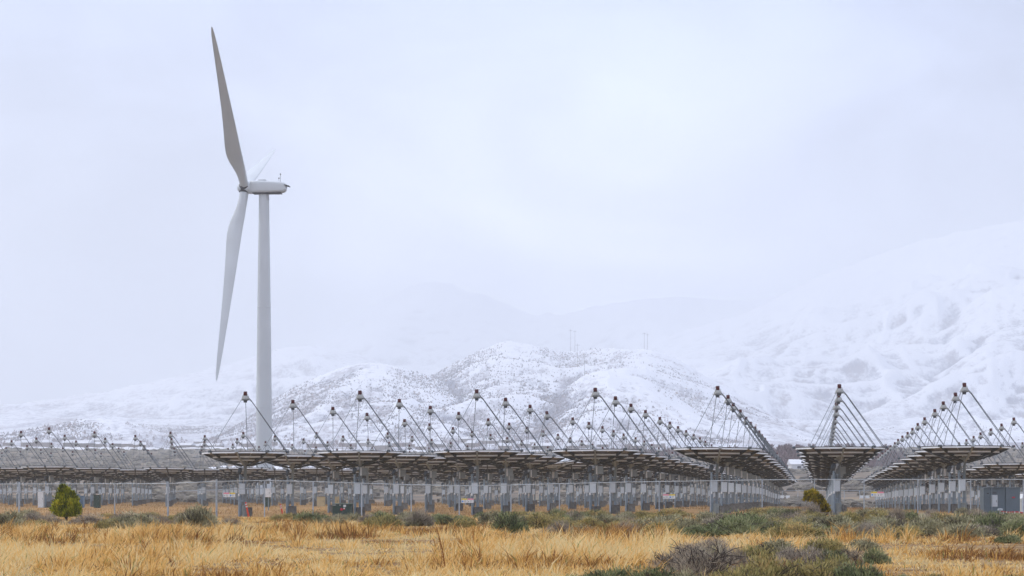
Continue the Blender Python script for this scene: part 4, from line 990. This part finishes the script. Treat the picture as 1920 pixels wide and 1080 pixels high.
def tufted(nt, per, r0, r1, hmin, hmax, spread, name, lab, mat=M_grass, wd=.011, p=1.0, sagemask=True, ht=None, thr=.40, messy=1.0):
    cx, cyy = wedge(nt, r0, r1, p)
    dens = fbm(cx/3.2, cyy/7, 55); pxs = 960+F*cx/cyy
    right = np.clip((pxs-1120)/260, 0, 1)*np.clip((cyy-46)/14, 0, 1)
    bl = np.zeros(nt, bool)
    for bx, by, bw in BREC: bl |= (np.abs(cx-bx) < bw*.40) & (cyy > by-bw*.55-.9) & (cyy < by+bw*.4)
    k = (dens-.40*right+gr.normal(0, .05, nt) > thr) & ~(bl & (gr.random(nt) < np.where(cyy < 55, .60, .85))); cx, cyy, dens = cx[k], cyy[k], dens[k]; nt = len(cx)
    hh = (hmin+(hmax-hmin)*np.clip((dens-.38)*3.4+gr.normal(0, .34, nt), 0, 1.3))
    if ht is not None: hh = hh*ht(cyy)
    ct = np.clip(.54+(fbm(cx/2.4, cyy/6, 91)-.5)*2.2+gr.normal(0, .19, nt), 0, .95)
    wl = gr.normal(.12, .26, nt)
    C = np.repeat(np.arange(nt), per); n = len(C)
    a = gr.uniform(0, 2*np.pi, n); rad = np.abs(gr.normal(0, spread, n)); h = hh[C]*np.clip(gr.normal(.72, .24, n), .2, 1.3)
    X = cx[C]+rad*np.cos(a); Y = cyy[C]+rad*np.sin(a); out = gr.uniform(.05, .95, n)*h*messy
    tint = np.clip(ct[C]+gr.normal(0, .21, n), 0, .93); gn = gr.random(n) < .03; tint[gn] = 1.0
    return grass(name, X, Y, h, gr.uniform(.5, 1.9, n)*wd*(.85+Y/85), (np.cos(a)*out+wl[C]*h, np.sin(a)*out), tint, mat, lab)
tufted(8200, 30, 27, 118, .16, .66, .13, 'dry_grass', 'tall straw-coloured bunch grass filling the foreground', ht=lambda y: np.interp(y, [28, 40, 62, 80, 100, 125], [.36, .52, .70, .48, .34, .28]))
tufted(13000, 22, 27, 128, .06, .17, .24, 'matted_grass', 'low matted dry grass between the tufts', wd=.012, thr=.12, messy=2.2)
X, Y = wedge(60000, 118, 345, 1.0, 17.5); k = fbm(X/6, Y/14, 15)+gr.normal(0, .08, len(X)) > .44; X, Y = X[k], Y[k]; n = len(X)
h = gr.uniform(.08, .26, n)*(1+.5*(fbm(X/9, Y/9, 66)-.5))
grass('stubble_grass', X, Y, h, gr.uniform(.02, .05, n)*(Y/150), (gr.normal(.03, .07, n), gr.normal(0, .05, n)), np.clip(.5+(fbm(X/5, Y/8, 92)-.5)*1.6+gr.normal(0, .12, n), 0, .97), M_stubble, 'short tan stubble on the ground under the collectors')


# junipers
def juniper(px, yb, Y, lobes, mat, lab, n=9000, ll=.15, lw=.045):
    b = Vector(((px-960)*Y/F, Y, 0)); b.z = g1(b.x, Y)
    t = empty('juniper_tree', b, 0, lab, 'juniper', 'small junipers')
    V, Q, T = leaf_cloud(int(px), n, lobes, 1.0, ll, lw, .72, .35); 
    link(bpy.data.objects.new('crown', mk('crown', V, Q, T, mat))).parent = t
    m = MB(); m.tube([(0, 0, -.05), (.02, 0, .4), (.05, .02, .9)], [.07, .05, .02], 7); 
    for a in range(6): m.tube([(0, 0, .15), (.25*math.cos(a), .25*math.sin(a), .5), (.4*math.cos(a), .4*math.sin(a), .8)], [.03, .02, .008], 5)
    m.build('trunk', M_wood, t)
# spire-shaped crown built of stacked rounded sprays
def spire(x, y, z0, z1, r0, n):
    return [(x+.05*math.sin(i*2.1), y+.05*math.cos(i*1.7), z0+(z1-z0)*i/n, r0*(1-(i/n))**.75+.07) for i in range(n)]
juniper(124, 978, 99.5, spire(-.12, 0, .45, 1.72, .50, 9)+spire(.26, .05, .4, 1.42, .40, 7)+[(.38, 0, .50, .36), (-.40, 0, .52, .36), (.42, -.1, .28, .28), (-.38, .1, .28, .30), (.1, -.25, .30, .42), (0, .2, .30, .42), (-.2, -.2, .8, .34), (.25, -.15, .85, .30)], M_jun, 'small bright yellow-green juniper with two points at left', 9500)
juniper(1532, 966, 119.5, [(-.42, 0, 1.12, .30), (-.20, .05, 1.18, .30), (-.50, 0, .90, .26), (-.22, -.05, .85, .34), (.05, 0, .85, .34), (.20, 0, .62, .32), (.38, .03, .45, .28), (.48, 0, .25, .26), (.25, .05, .35, .26)], M_jun2, 'leaning golden-olive juniper in front of the lone dish line', 8500)

# rust-coloured stalk and small seed head in the grass
b = Vector(((837-960)*33.2/F, 33.2, 0)); b.z = g1(b.x, b.y); tip = P(819, 989, 33.2)-b
St = empty('dry_stalk', b, 0, 'tall thin rust-coloured spiky stalk leaning left in the grass', 'stalk')
m = MB(); m.tube([(0, 0, -.03), tip*.5+Vector((.02, 0, 0)), tip], [.010, .008, .003], 6)
v = np.array(m.v); f = np.array(m.f[:len(m.f)-2]); link(bpy.data.objects.new('stem', mk('stem', v, f, np.full(len(v), .3), M_rust))).parent = St
q = np.random.default_rng(3); n = 420; t = q.uniform(.12, 1, n); c = np.array(tip)[None]*t[:, None]+q.normal(0, .006, (n, 3)); d = q.normal(0, 1, (n, 3)); d /= np.linalg.norm(d, axis=1)[:, None]; s = np.cross(d, q.normal(0, 1, (n, 3))); s /= np.linalg.norm(s, axis=1)[:, None]
V = np.stack([c, c+d*.008+s*.004, c+d*.016, c+d*.008-s*.004], 1).reshape(-1, 3); link(bpy.data.objects.new('seed_pods', mk('seed_pods', V, np.arange(4*n).reshape(-1, 4), np.repeat(q.random(n), 4), M_rust))).parent = St
b = Vector(((1140-960)*40/F, 40, 0)); b.z = g1(b.x, 40); Sp = empty('dry_seed_head', b, 0, 'small pointed red-brown seed head in the grass below the fourth front dish', 'seed head')
hz_ = P(1140, 1056, 40).z-b.z; h2 = P(1141, 1039, 40).z-b.z
m = MB(); m.tube([(0, 0, -.02), (.005, 0, hz_)], .004, 5); m.build('stem', simple('rust_stem', (.25, .09, .03)), Sp)
m = MB(); m.tube([(-.01, 0, hz_-.02), (0, 0, hz_+(h2-hz_)*.35), (.01, 0, h2)], [.012, .028, .003], 7); m.build('pod', simple('rust_pod', (.42, .10, .02)), Sp)
